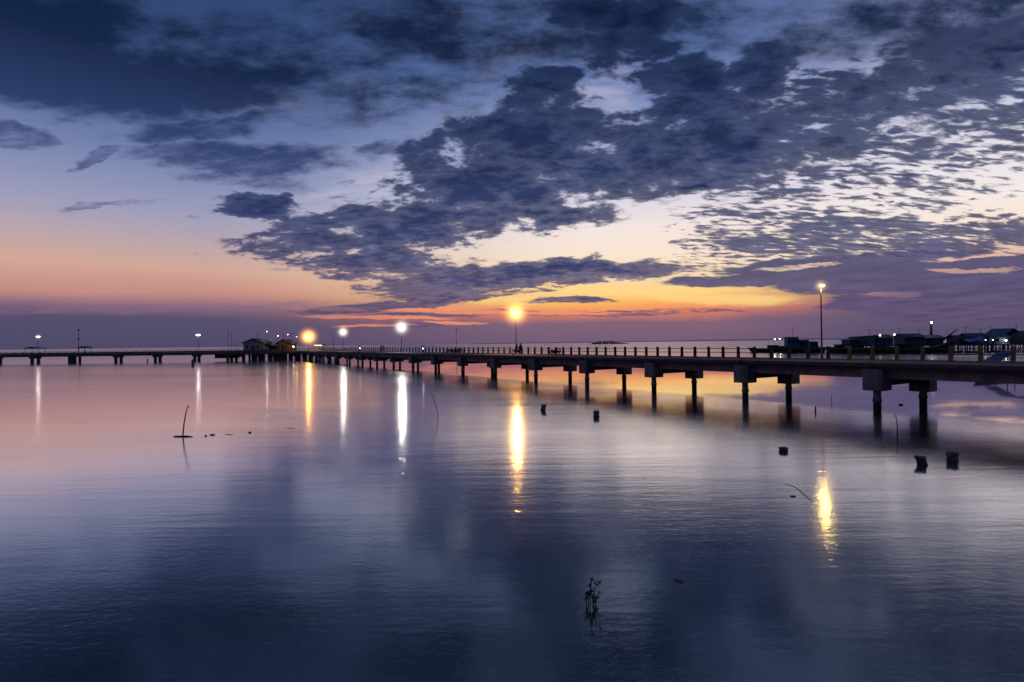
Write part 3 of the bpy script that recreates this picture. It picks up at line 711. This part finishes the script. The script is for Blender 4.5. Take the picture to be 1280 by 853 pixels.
def motorbike(loc, rz, label, lit=False, paint=BLUED):
    e = empty('motorbike', loc, rz, label, 'motorbike', 'motorbikes on the pier')
    for y in (-.62, .60):
        mb = MB(); n = 18
        vs = []; fs = []
        for i in range(n):
            t = 2*math.pi*i/n
            for r, x in ((.28,-.04),(.30,0),(.28,.04),(.22,.035),(.22,-.035)): vs.append((x, y+r*math.cos(t), .30+r*math.sin(t)))
        for i in range(n):
            for j in range(5): fs.append((i*5+j, i*5+(j+1) % 5, ((i+1) % n)*5+(j+1) % 5, ((i+1) % n)*5+j))
        w = mb.add(vs, fs).build('wheel', RUBBER, e)
        mb = MB(); mb.tube([(-.03, y, .3), (.03, y, .3)], .06, 10)
        for k in range(5):
            t = k*2*math.pi/5; mb.tube([(0, y, .3), (0, y+.225*math.cos(t), .3+.225*math.sin(t))], .012, 5)
        mb.build('rim', POLE, w)
    MB().prism([(-.5,.45),(-.28,.62),(-.05,.52),(.25,.62),(.55,.72),(.8,.66),(.5,.50),(.3,.34),(-.2,.30)], -.09, .09, ax=(0,1,0), side=(1,0,0)).build('body', paint, e, bevel=.03)
    MB().prism([(-.05,.64),(.15,.70),(.72,.76),(.74,.70),(.1,.60)], -.11, .11, ax=(0,1,0), side=(1,0,0)).build('seat', RUBBER, e, bevel=.02)
    MB().tube([(0,-.62,.3),(0,-.42,.95)], .035, 8).build('fork', POLE, e)
    MB().tube([(-.32,-.30,1.0),(-.12,-.42,.96),(.12,-.42,.96),(.32,-.30,1.0)], .018, 8).build('handlebar', RAIL, e)
    MB().prism([(-.55,.62),(-.40,.98),(-.34,.62)], -.13, .13, ax=(0,1,0), side=(1,0,0)).build('leg_shield', paint, e)
    MB().ball((0,-.50,.90), .08, 10, 8, (1,.7,1)).build('headlight', emit('headlight_glow', (1,.9,.75), 22) if lit else GLASS, e, smooth=True)
    MB().tube([(.12,.1,.28),(.14,.75,.34)], .04, 8).build('exhaust', POLE, e)
    return e
angD = math.atan2(D.y, D.x)-math.pi/2       # bike's -Y pointing back towards the viewer along the pier
def deck_pt(px, a_): return pl(s_for_px(px, a_), a_, DT)
p = deck_pt(646, 3.6); motorbike(p, angD+.5, 'dark motorbike with a rider stopped at the foot of the orange lamp')
person(p+Vector((0,0,0)), angD+.5, 'person in dark clothes sitting on the motorbike under the orange lamp', 'ride')
p = deck_pt(650.5, 2.4); person(p, 2.6, 'person in a maroon shirt standing beside the rider under the orange lamp', 'stand', CLOTH2)
p = deck_pt(693, 4.6); motorbike(p, angD+1.6, 'motorbike parked alone by the railing, right of the orange lamp')
p = deck_pt(696, 4.2); motorbike(p, angD+1.2, 'second motorbike of the pair parked right of the orange lamp', paint=CLOTH2)
for i, px in enumerate((562, 566, 570.5, 575)):
    motorbike(deck_pt(px, 4.7), angD+1.5+.1*i, ['motorbike at the left end of the row parked on the pier', 'second motorbike from the left in the row parked on the pier',
        'third motorbike from the left in the row parked on the pier', 'motorbike at the right end of the row parked on the pier'][i], paint=[BLUED, CLOTH2, CLOTH1, BLUED][i])
for px, lab in ((449.5, 'motorbike with its headlight on, farther of the two riding on the pier'), (528, 'motorbike with its headlight on, nearer of the two riding on the pier')):
    p = deck_pt(px, 2.6); motorbike(p, angD-.25, lab, True)
    person(p, angD-.25, 'person in dark clothes riding the %s motorbike with its headlight on' % ('farther' if px < 500 else 'nearer'), 'ride')
p = deck_pt(476.5, 4.4); person(p, 2.2, 'person in dark clothes leaning at the railing left of the brightest white lamp', 'stand')
p = deck_pt(479, 3.9); person(p, 3.4, 'person in a maroon shirt standing next to the one at the railing', 'stand', CLOTH2)

# ---------------------------------------------------------------- boats behind the pier, right
def hull(e, L, B_, H, m, sheer=.5, bow=-1, transom=.75, name='hull', z0=-.4):
    n = 18; mb = MB(); vs = []; fs = []; q = 7
    for i in range(n+1):
        t = i/n; x = bow*(L/2-L*t)                # t=0 at the bow
        wd = B_/2*min(1, (1-(1-min(1, t/.45))**2))*(1 if t < .7 else 1-(1-transom)*(t-.7)/.3)
        top = H*(1+sheer*max(0, (1-t/.5))**2+.12*max(0, (t-.7)/.3))
        rk = bow*.12*L*max(0, 1-t/.25)**1.3
        for j in range(q):
            u = j/(q-1)*2-1; yy = wd*u; zz = z0+(top-z0)*abs(u)**2.2
            vs.append((x+rk*abs(u)**2, yy, zz))
    for i in range(n):
        for j in range(q-1): a_ = i*q+j; fs.append((a_, a_+q, a_+q+1, a_+1))
    for i in range(n): a_ = i*q; fs.append((a_, a_+q-1, a_+2*q-1, a_+q))
    fs.append(tuple(n*q+j for j in range(q)))
    return mb.add(vs, fs).build(name, m, e)
def cabin(e, x, w, z, h, dep, m, windows=3, over=.25):
    c = MB().prism([(x-w/2, z), (x+w/2, z), (x+w/2-.08*w, z+h), (x-w/2+.04*w, z+h)], -dep/2, dep/2).build('cabin', m, e, bevel=.04)
    MB().box((x, 0, z+h+.06), (w+2*over, dep+2*over, .12)).build('roof', ROOF, c)
    for k in range(windows):
        xx = x-w/2+w*(k+.5)/windows
        MB().box((xx, -dep/2-.02, z+h*.62), (w/windows*.6, .05, h*.34)).build('window', GLASS, c)
    return c
Yb = 235
def boat(px0, px1, Y, label, hm, Bm=3.2, H=1.5, bow=-1, sheer=.5, group='boats moored behind the pier'):
    x0, x1 = xw(px0, Y), xw(px1, Y)
    e = empty('fishing_boat', ((x0+x1)/2, Y, 0), label=label, cat='boat', group=group)
    hull(e, x1-x0, Bm, H, hm, sheer, bow)
    return e, (x1-x0)
e, L = boat(940, 988, 232, 'low dark fishing boat with two bright white lamps and a long pointed bow', DARK, 3.4, 1.4)
cabin(e, L*.05, 4.2, 1.3, 1.5, 2.2, DARK, 3); cabin(e, L*.30, 3.2, 1.3, 1.1, 2.0, BLUED, 2)
for px in (967, 973.2):
    p = atdist(px, 424, 232); MB().tube([(p.x-e.location.x, -1.15, 1.3), (p.x-e.location.x, -1.15, p.z)], .04, 6).build('lamp_pole', POLE, e)
    MB().ball((p.x-e.location.x, -1.2, p.z), .20, 10, 8).build('deck_lamp', emit('boat_lamp', (1,.95,.85), 60), e, smooth=True)
p = atdist(979, 427.3, 232); MB().ball((p.x-e.location.x, -1.3, p.z), .13, 10, 8).build('deck_lamp', emit('boat_lamp2', (.9,.92,1), 50), e, smooth=True)
MB().tube([(-1.2,0,2.5), (-1.2,0,4.6)], .05, 6).build('mast', DARK, e)
e, L = boat(976, 1016, 218, 'blue-cabined fishing boat with a tall mast, left of the nearest lamp post', DARK, 3.6, 1.9, bow=-1, sheer=.35)
cabin(e, xw(989.5, 218)-e.location.x, 4.8, 1.8, 4.2, 2.6, BLUE, 3); cabin(e, xw(1003.5, 218)-e.location.x, 4.2, 1.8, 3.0, 2.4, BLUED, 2)
p = atdist(990.5, 408, 218); MB().tube([(p.x-e.location.x,0,4.8), (p.x-e.location.x,0,p.z)], .06, 6).box((p.x-e.location.x,0,p.z-1.2), (1.2,.08,.08)).build('mast', DARK, e)
MB().tube([(L*.3,.2,1.9), (L*.3,.2,4.0)], .05, 6).build('post', DARK, e)
MB().tube([(-L*.30,0,2.2), (-L*.30,0,5.0)], .06, 6).tube([(-L*.30,0,4.6), (-L*.12,0,3.0)], .04, 6).build('derrick', DARK, e)
MB().box((L*.38, -.5, 2.3), (1.2, .9, .8)).build('winch_box', DARK, e, bevel=.05)
MB().tube([(L*.42,-1.2,2.0), (L*.42,-1.2,2.9), (-L*.44,-1.2,2.9), (-L*.44,-1.2,2.0)], .035, 6).build('guard_rail', RAIL, e)
e, L = boat(1006, 1030, 206, 'dark fishing boat with a cluttered deck just left of the nearest lamp post', DARK, 3.0, 1.7, bow=1, sheer=.3)
cabin(e, -.6, 3.2, 1.6, 2.6, 2.0, BLUED, 2)
for k in range(5):
    x = -L*.4+L*.2*k
    MB().box((x, -.7, 1.95+.1*(k % 2)), (.7, .6, .55)).build('crate', [WOOD, BLUE, DARK, WHITE, WOOD][k], e)
MB().tube([(-.9,0,3.4), (-.9,0,4.9)], .05, 6).build('mast', DARK, e)

# ---------------------------------------------------------------- stilt village, right
Yv = 194.0
def stilts(e, x0, x1, y0, y1, z, n, m=DARK, rows=2, r=.11, side=0):
    for j in range(rows):
        y = y0+(y1-y0)*j/max(1, rows-1)
        for i in range(n):
            x = x0+(x1-x0)*(i+.5)/n+random.uniform(-.25, .25)
            MB().tube([(x, y, -1.5), (x+random.uniform(-.12, .12), y, z)], r*random.uniform(.8, 1.25), 7).build('stilt', m, e)
def stilt_house(px0, px1, label, zf=2.6, wallh=2.2, rise=1.3, wall=BLUE, roofm=ROOF, dep=6., dy=0, roofstyle='gable', ns=5, lit=None, awn=None):
    Y = Yv+dy; x0, x1 = xw(px0, Y), xw(px1, Y); w = x1-x0
    e = empty('stilt_house', ((x0+x1)/2, Y, 0), label=label, cat='house', group='stilt houses along the right shore')
    MB().box((0, dep/2, zf-.12), (w+.6, dep+1.2, .24)).build('floor', DARK, e)
    stilts(e, -w/2, w/2, -.2, dep, zf-.24, ns)
    zt = zf+wallh
    wl = MB().box((0, dep/2, zf+wallh/2), (w-.2, dep-.1, wallh)).build('wall', wall, e)
    t = .12
    if roofstyle == 'gable':        # ridge runs left-right
        mb = MB()
        for sg in (1, -1):
            a0, a1 = (-.7, dep/2) if sg == 1 else (dep+.7, dep/2)
            vs = [(-w/2-.4, a0, zt-.2), (w/2+.4, a0, zt-.2), (w/2+.4, a1, zt+rise), (-w/2-.4, a1, zt+rise)]
            mb.add(vs+[(v[0], v[1], v[2]+t) for v in vs], [(0,1,2,3),(7,6,5,4),(0,4,5,1),(1,5,6,2),(2,6,7,3),(3,7,4,0)])
        mb.build('roof', roofm, e)
        MB().prism([(0, zt), (dep, zt), (dep/2, zt+rise-.05)], -w/2+.1, w/2-.1, ax=(0,1,0), side=(1,0,0)).build('gable', wall, e)
    elif roofstyle == 'lean':
        MB().prism([(-w/2-.5, zt+.05), (w/2+.5, zt+rise), (w/2+.5, zt+rise+t), (-w/2-.5, zt+.05+t)], -.8, dep+.6).build('roof', roofm, e)
        MB().prism([(-w/2+.1, zt), (w/2-.1, zt), (w/2-.1, zt+rise-.12)], .2, dep-.2).build('gable', wall, e)
    elif roofstyle == 'gablefront':
        mb = MB()
        mb.prism([(-w/2-.5, zt-.2), (0, zt+rise), (0, zt+rise+t), (-w/2-.5, zt-.2+t)], -.8, dep+.6)
        mb.prism([(w/2+.5, zt-.2), (w/2+.5, zt-.2+t), (0, zt+rise+t), (0, zt+rise)], -.8, dep+.6)
        mb.build('roof', roofm, e)
        MB().prism([(-w/2+.1, zt), (w/2-.1, zt), (0, zt+rise-.1)], .1, dep-.1).build('gable', wall, e)
    nw = max(1, int(w/3.2))
    for k in range(nw):
        xx = -w/2+w*(k+.72)/nw
        f = MB().box((xx, -.03, zf+wallh*.55), (.95, .1, .95)).build('window', WOOD, e)
        MB().box((xx, -.09, zf+wallh*.55), (.78, .04, .78)).build('pane', GLASS, f)
    d = MB().box((-w/2+w*.28/nw, -.03, zf+.92), (.85, .1, 1.8)).build('door', WOOD, e)
    MB().box((-w/2+w*.28/nw+.3, -.1, zf+.9), (.05, .06, .16)).build('handle', POLE, d)
    if awn:
        ax0, ax1, az0, az1, am = awn
        p0 = atdist(ax0, az0, Y-2.6); p1 = atdist(ax1, az1, Y-2.6)
        mb = MB(); vs = [(p0.x-e.location.x, -2.9, p0.z-.5), (p1.x-e.location.x, -2.9, p1.z-.5), (p1.x-e.location.x, -.1, p1.z+.35), (p0.x-e.location.x, -.1, p0.z+.35)]
        mb.add(vs+[(v[0], v[1], v[2]+.07) for v in vs], [(0,1,2,3),(7,6,5,4),(0,4,5,1),(1,5,6,2),(2,6,7,3),(3,7,4,0)]).build('awning', am, e)
    for (lx, ly, lc, lr, ls) in (lit or []):
        p = atdist(lx, ly, Y-1.0)
        MB().ball((p.x-e.location.x, -1.0, p.z), lr, 10, 8).build('porch_lamp', emit('porch_%d_%d' % (ls, int(lc[2]*10)), lc, ls), e, smooth=True)
        MB().tube([(p.x-e.location.x, -1.0, p.z+lr), (p.x-e.location.x, -.0, p.z+lr+.15)], .03, 6).build('lamp_bracket', DARK, e)
    return e
stilt_house(1062, 1072, 'small dark stilt shack at the left end of the village', 2.6, 2.0, .5, BLUED, ROOF, 5, 0, 'lean', 3)
stilt_house(1073, 1099, 'long blue stilt house with a flat overhanging roof and a yellow lamp', 2.6, 3.0, .5, BLUE, ROOF, 6, 1, 'lean', 6, [(1100, 419.3, (1,.85,.4), .22, 14)])
stilt_house(1101, 1117, 'narrow blue stilt house with a pale orange lamp at its right corner', 2.6, 2.8, .9, BLUE, ROOF, 6, -.5, 'gable', 4, [(1118, 418.5, (1,.72,.38), .26, 10)])
stilt_house(1131, 1156, 'blue stilt house with a low ridged roof left of the white tower lamp', 2.6, 2.9, 1.1, BLUED, BLUED, 6, 2, 'gable', 6)
stilt_house(1157, 1180, 'dark stilt house behind the upswept boat', 2.5, 2.6, .9, BLUED, ROOF, 6, 5, 'gable', 5)
stilt_house(1199, 1212, 'small dark stilt house left of the bright blue awning', 2.6, 2.3, 1.0, BLUED, ROOF, 6, 3, 'gable', 4)
stilt_house(1213, 1236, 'stilt house with a bright blue sloping awning and a small white lamp', 2.6, 2.7, 1.2, BLUED, ROOF, 6, 2, 'gable', 6,
            [(1232, 425.3, (.95,.95,1), .12, 12)], (1211, 1231, 426.5, 421.5, TARP))
stilt_house(1238, 1262, 'stilt house with a bright white lamp by its right wall', 2.6, 2.6, 1.0, WALLG, BLUED, 6, 1, 'gable', 6,
            [(1257.5, 425.6, (.95,.97,1), .22, 30), (1241, 425.3, (1,.95,.9), .12, 12)])
stilt_house(1252, 1279, 'large stilt house with the tallest peaked blue roof near the right edge', 2.6, 2.9, 2.6, BLUED, BLUE, 8, 9, 'gablefront', 6)
stilt_house(1281, 1310, 'dark stilt house cut by the right edge of the picture', 2.6, 2.7, 1.8, BLUED, ROOF, 7, 1, 'gablefront', 6)
def walkway(px0, px1, z, Y, label, n):
    x0, x1 = xw(px0, Y), xw(px1, Y); w = x1-x0
    e = empty('walkway', ((x0+x1)/2, Y, 0), label=label, cat='walkway')
    MB().box((0, 0, z), (w, 1.4, .16)).build('deck', WOOD, e)
    mb = MB(); mb.tube([(-w/2, -.65, z+.9), (w/2, -.65, z+.9)], .04, 6)
    x = -w/2+.2
    while x < w/2: mb.box((x, -.65, z+.45), (.08, .08, .9)); x += 1.6
    mb.build('railing', WOOD, e)
    mb = MB()
    for i in range(int(w/3.4)):
        x = -w/2+3.4*i; mb.tube([(x, -.6, .3), (x+3.4, -.6, z-.2)], .04, 5); mb.tube([(x+3.4, -.6, .3), (x, -.6, z-.2)], .04, 5)
    mb.build('bracing', DARK, e)
    stilts(e, -w/2, w/2, -.6, .6, z-.08, n)
walkway(1166, 1290, 2.35, Yv-3.6, 'wooden walkway on slender stilts in front of the stilt houses', 24)
walkway(1040, 1120, 1.9, Yv-4.5, 'low wooden landing in front of the left stilt houses', 16)
for px0, px1, Y_, lab, bw, cab in [(1034, 1074, 199, 'low dark barge with a plain deckhouse just right of the nearest lamp post', 1, 0),
        (1068, 1112, 187.5, 'long dark wooden boat moored below the flat-roofed blue house', -1, 1), (1106, 1140, 186.5, 'short dark wooden boat moored below the narrow blue house', -1, 0)]:
    e, L = boat(px0, px1, Y_, lab, DARK, 3.2, 2.1, bow=bw, sheer=.22)
    if cab: cabin(e, L*.18, 4.0, 1.9, 1.5, 2.2, BLUED, 3)
    else: cabin(e, L*.12*-bw, 2.6, 1.9, 1.2, 2.0, DARK, 2)
    MB().tube([(L*.1, 0, 2.8), (L*.1, 0, 4.6)], .05, 6).build('mast', DARK, e)
# white lamp on a stout tower
def tower():
    p = atdist(1163.8, 403.5, 204)
    e = empty('light_tower', (p.x, 204, 0), label='stout tower with a small white light rising behind the stilt houses', cat='tower')
    MB().tube([(0,0,-1), (0,0,p.z-.3)], [.55,.36], 12).build('column', CONC2, e)
    h = MB().tube([(0,0,p.z-.3), (0,0,p.z-.15)], .5, 12).build('platform', RAIL, e)
    MB().ball((0,-.2,p.z+.1), .27, 12, 8).build('lantern', emit('tower_lamp', (.95,.97,1), 60), e, smooth=True)
    ld = bpy.data.lights.new('lantern_light', 'POINT'); ld.energy = 60; ld.shadow_soft_size = .2; ld.color = (.9,.95,1)
    lo = bpy.data.objects.new('lantern_light', ld); COL.objects.link(lo); lo.parent = e; lo.location = (0,-.8,p.z+.1)
tower()
mast(1102.7, 408.5, 203, 0, 'thin aerial above the blue houses at the left of the village', (), r=.05)
mast(1238, 409, 203, 0, 'thin aerial above the houses near the right edge', (), True, r=.05)
# traditional boat with upswept prow
x0, x1 = xw(1128, 186), xw(1186, 186)
e = empty('fishing_boat', ((x0+x1)/2, 186, 0), label='long dark boat with a steeply upswept prow in front of the stilt houses', cat='boat', group='boats moored behind the pier')
hull(e, x1-x0, 3.6, 1.9, DARK, 1.25, bow=1); cabin(e, -3.4, 4.6, 1.6, 1.9, 2.6, BLUED, 4)
pr0 = Vector(((x1-x0)*.5, 0, 3.6)); pr1 = atdist(1197, 411.5, 186)-e.location
MB().tube([(pr0.x-6.5, 0, 2.6), (pr0.x-1.5, 0, 4.6), (pr1.x, 0, pr1.z)], [.5,.34,.12], 8).build('prow', DARK, e)
rnd = random.Random(21)
for k, (px, ln, dy) in enumerate(((1171, 13, 184.5), (1196, 12, 186), (1214, 15, 183), (1243, 13, 185.5))):
    e = empty('canoe', (xw(px, dy), dy, 0), label=['low canoe moored under the boat with the upswept prow', 'low canoe moored below the gap right of the upswept prow',
        'low canoe moored under the bright blue awning', 'low canoe moored below the bright white porch lamp'][k], cat='canoe', group='canoes tied up below the walkway')
    L = ln*dy/F; hull(e, L, 1.0, .55, [DARK, WOOD, BLUED, DARK][k], .7, bow=1 if k % 2 else -1)
    for j in (-.2, .15): MB().box((L*j, 0, .42), (.18, .8, .05)).build('thwart', WOOD, e)
tops = []
for k, (px, ht) in enumerate(((1087, 8.6), (1124, 8.9), (1148, 8.4), (1207, 9.0), (1226, 8.2), (1270, 9.6))):
    Y = 199.5; x = xw(px, Y); lean = rnd.uniform(-.25, .25)
    e = empty('utility_pole', (x, Y, 0), label=['utility pole behind the flat-roofed blue house', 'utility pole in the gap left of the low-ridged blue house', 'utility pole behind the low-ridged blue house',
        'utility pole behind the small dark stilt house', 'utility pole behind the bright blue awning', 'utility pole behind the tallest peaked roof'][k], cat='utility pole', group='utility poles among the stilt houses')
    MB().tube([(0,0,-1), (lean,0,ht)], [.10,.06], 8).build('pole', WOOD, e)
    MB().box((lean*.95,0,ht-.4), (1.2,.08,.08)).build('crossarm', WOOD, e)
    tops.append(Vector((x+lean*.95, Y, ht-.35)))
for k in range(len(tops)-1):
    a_, b_ = tops[k], tops[k+1]; n = 10
    pts = [a_.lerp(b_, i/n)-Vector((0,0,2.2*.35*(i/n)*(1-i/n)*2)) for i in range(n+1)]
    o = MB().tube(pts, .022, 5).build('power_line', RUBBER, origin=a_); tag(o, 'thin power line sagging between two of the utility poles in the stilt village', 'wire', 'power lines over the stilt village')
# blue-roofed boat close behind the railing at the right edge
def near_boat():
    Y = 76; c = xw(1275, Y)
    e = empty('covered_boat', (c, Y, 0), label='covered boat with a sloping blue roof close behind the railing at the right edge', cat='boat')
    hull(e, 10.5, 2.8, 1.1, BLUED, .5, bow=-1)
    for x in (-2.6, 0, 2.6):
        for y in (-.9, .9): MB().tube([(x, y, .9), (x, y, 2.4)], .05, 8).build('post', WOOD, e)
    MB().prism([(-3.9, 1.75), (-1.4, 3.1), (4.5, 3.3), (4.5, 3.38), (-1.4, 3.2), (-3.9, 1.83)], -1.3, 1.3).build('roof', BLUE, e)
    MB().tube([(-3.9, -1.3, 1.75), (-5.0, -.2, 1.5)], .05, 6).build('stay', RAIL, e)
near_boat()

# ---------------------------------------------------------------- things in the near water
WOODG = stained('split_wood_grain', (.17,.15,.145), .02)
def stump(px, pyw, wpx, hpx, label, lean=0., mt=None, r2=1.):
    p = onwater(px, pyw); sc = p.y/F; r = wpx*sc/2; h = hpx*sc
    mb = MB(); n = 16; rnd = random.Random(int(px)); vs = []; fs = []
    prof = [(-.8, 1.05), (-.05, 1.05), (h*.35, .98), (h*.42, .93), (h*.7, 1.02), (h*.92, 1.04*r2), (h, .9*r2)]
    ph = [rnd.uniform(-.09, .09) for _ in range(n)]
    for z, q in prof:
        for k in range(n):
            t = 2*math.pi*k/n; rr = r*q*(1+ph[k]+rnd.uniform(-.03, .03))
            vs.append((math.cos(t)*rr+lean*max(z, 0), math.sin(t)*rr, z+(rnd.uniform(-.1, .06)*h if z > h*.9 else 0)))
    m = len(prof)
    for i in range(m-1):
        for k in range(n): fs.append((i*n+k, i*n+(k+1) % n, (i+1)*n+(k+1) % n, (i+1)*n+k))
    vs.append((lean*h, 0, h*.93)); c = len(vs)-1
    for k in range(n): fs.append(((m-1)*n+k, (m-1)*n+(k+1) % n, c))
    mb.add(vs, fs); o = mb.build('pile_stump', mt or WOODG); o.location = p
    tag(o, label, 'stump', 'broken pile stumps standing in the water')
stump(678.5, 513.5, 6.5, 8, 'small broken pile stump below the orange lamp, farthest of the stumps', .25)
stump(745.5, 521.5, 7.5, 8, 'square-topped pile stump right of the orange reflection')
stump(979.5, 564.5, 10.5, 5, 'low rounded pile stump alone in front of the pier', 0, WOODG)
stump(1153.5, 581, 11.5, 10.5, 'leaning pile stump with a jagged top, left of the near pair', -.35, WOODG, 1.12)
stump(1190.5, 577, 11.5, 11.5, 'upright pile stump with a flat top, right of the near pair', 0, WOODG, 1.06)
def stick(pts, r, name, label, base, mt=DARK, group='sticks poking out of the water'):
    """pts: photo points from the waterline up, all at the depth of the waterline"""
    b = onwater(*base); P_ = [atdist(x, y, b.y) for x, y in pts]
    P_ = [P_[0]-Vector((0,0,.6))]+P_
    n = len(P_); mb = MB().tube(P_, [r*(1-.55*i/(n-1)) for i in range(n)], 8, .08)
    return tag(mb.build(name, mt, origin=b), label, 'stick', group), b
o, b = stick([(228.5,546),(230,530),(232.5,516),(234,510)], .045, 'bare_branch', 'bent bare branch standing in the water beside the leftmost white reflection', (228.5, 546))
tw = MB(); q0 = atdist(234, 510, b.y)-b; q1 = atdist(237.5, 508, b.y)-b; q2 = atdist(235.5, 505, b.y)-b
tw.tube([q0, q1], [.03,.012], 6).tube([q0, q2], [.022,.01], 6).build('twig', DARK, o)
def log(x0, x1, y, label, r=.06, dy=0.):
    a_, b_ = onwater(x0, y), onwater(x1, y+dy); n = 8; pts = [a_.lerp(b_, i/n)+Vector((0, random.uniform(-.03,.03), random.uniform(-.2,.25)*r)) for i in range(n+1)]
    o = MB().tube(pts, [r*.4]+[r*random.uniform(.75, 1.05) for _ in range(n-1)]+[r*.5], 8).build('driftwood', DARK, origin=a_)
    tag(o, label, 'driftwood', 'driftwood pieces on the still water')
log(217, 241, 546.2, 'dark floating log at the foot of the bent branch', .075)
log(262, 268.5, 544, 'short dark driftwood piece just right of the leftmost bright reflection', .06)
log(256, 258.2, 545.5, 'tiny dark driftwood chip beside the short driftwood piece', .06)
log(281, 292, 543.5, 'thin barely floating driftwood sliver', .02)
log(311, 313.5, 541.2, 'small dark driftwood knob farthest right in the row', .07)
log(358, 368, 535.8, 'faint thin driftwood piece left of the orange reflection', .018)
log(988, 994, 621, 'tiny dark piece of driftwood inside the curve of the rope', .035)
log(1124, 1128.5, 506.5, 'small driftwood piece floating behind the two near piles', .09)
stick([(547.5,523),(546,510),(542,498),(538,488)], .026, 'bare_branch', 'thin curved stick leaning left beside the brightest white reflection', (547.5, 523))
stick([(1121.7,547),(1121.6,535),(1120.6,524),(1119,518)], .032, 'bare_branch', 'thin bowed stick between the two near piles of the pier', (1121.7, 547))
stick([(1019.3,515),(1019.5,508)], .085, 'bare_branch', 'short thick stick in the water behind the pier', (1019.3, 515))
stick([(1039.5,504),(1039.7,492)], .03, 'bare_branch', 'thin straight stick right of the short thick one behind the pier', (1039.5, 504))
# curved rope lying half sunk
pts = [onwater(x, y, -.012) for x, y in ((974,607),(984,606.8),(993,609),(1001,615),(1008,622),(1015,627.5),(1020,629))]
o = MB().tube(pts, [.01,.022,.026,.028,.026,.022,.01], 8).build('mooring_rope', mat('wet_rope', (.16,.16,.20), .5), origin=pts[0])
tag(o, 'half-sunk curved rope on the water left of the yellow reflection', 'rope')
# mangrove seedling
def seedling():
    b = onwater(740, 757); e = empty('mangrove_seedling', b, label='small mangrove seedling with reddish leaves poking out of the dark near water', cat='plant')
    rnd = random.Random(11); sc = b.y/F
    def P(x, y, dy=0): return atdist(x, y, b.y)-b+Vector((0, dy, 0))
    st = [[(738,757),(737.5,745),(738,734),(740,724)], [(742,757),(744,748),(743,740),(746,733),(750,731)], [(733,757),(732,749),(733,743)], [(745,757),(747,750),(749,743)],
          [(741,757),(741,748),(739,740)], [(736,757),(735,750),(737,743)], [(744,757),(743,751),(741,746)]]
    for i, s_ in enumerate(st):
        dy = (0, .05, -.04, .07, -.02, .03, -.06)[i]
        pts = [P(*s_[0], dy)-Vector((0,0,.15))]+[P(*q, dy) for q in s_]
        MB().tube(pts, [.009]*len(pts), 6).build('stem', DARK, e)
        for j, q in enumerate(s_[1:]):
            for m_ in range(3 if i == 1 else 6):
                c = P(*q, dy); L = rnd.uniform(.05, .09); W_ = L*.27
                d = Vector((rnd.uniform(-1,1), rnd.uniform(-1,1), rnd.uniform(-.4,.9))).normalized(); s2 = d.cross(Vector((0,0,1))).normalized()
                up = d.cross(s2)
                vs = [c, c+d*L*.3+s2*W_, c+d*L*.7+s2*W_*.8-up*.004, c+d*L-up*.012, c+d*L*.7-s2*W_*.8-up*.004, c+d*L*.3-s2*W_, c+d*L*.5-up*.01]
                red = (i < 1 and j >= 1) or rnd.random() < .2
                MB().add(vs, [(0,1,6),(1,2,6),(2,3,6),(3,4,6),(4,5,6),(5,0,6)]).build('leaf', LEAFR if red else LEAF, e)
seedling()
p = onwater(848.5, 726)
o = MB().ball((0,0,0), 7*p.y/F, 14, 9, (1.0,1.3,.28), .08).build('coconut_husk', HUSK, smooth=True); o.location = p+Vector((0,0,-.012)); o.rotation_euler.z = .5
tag(o, 'pale floating coconut husk right of the seedling', 'husk')
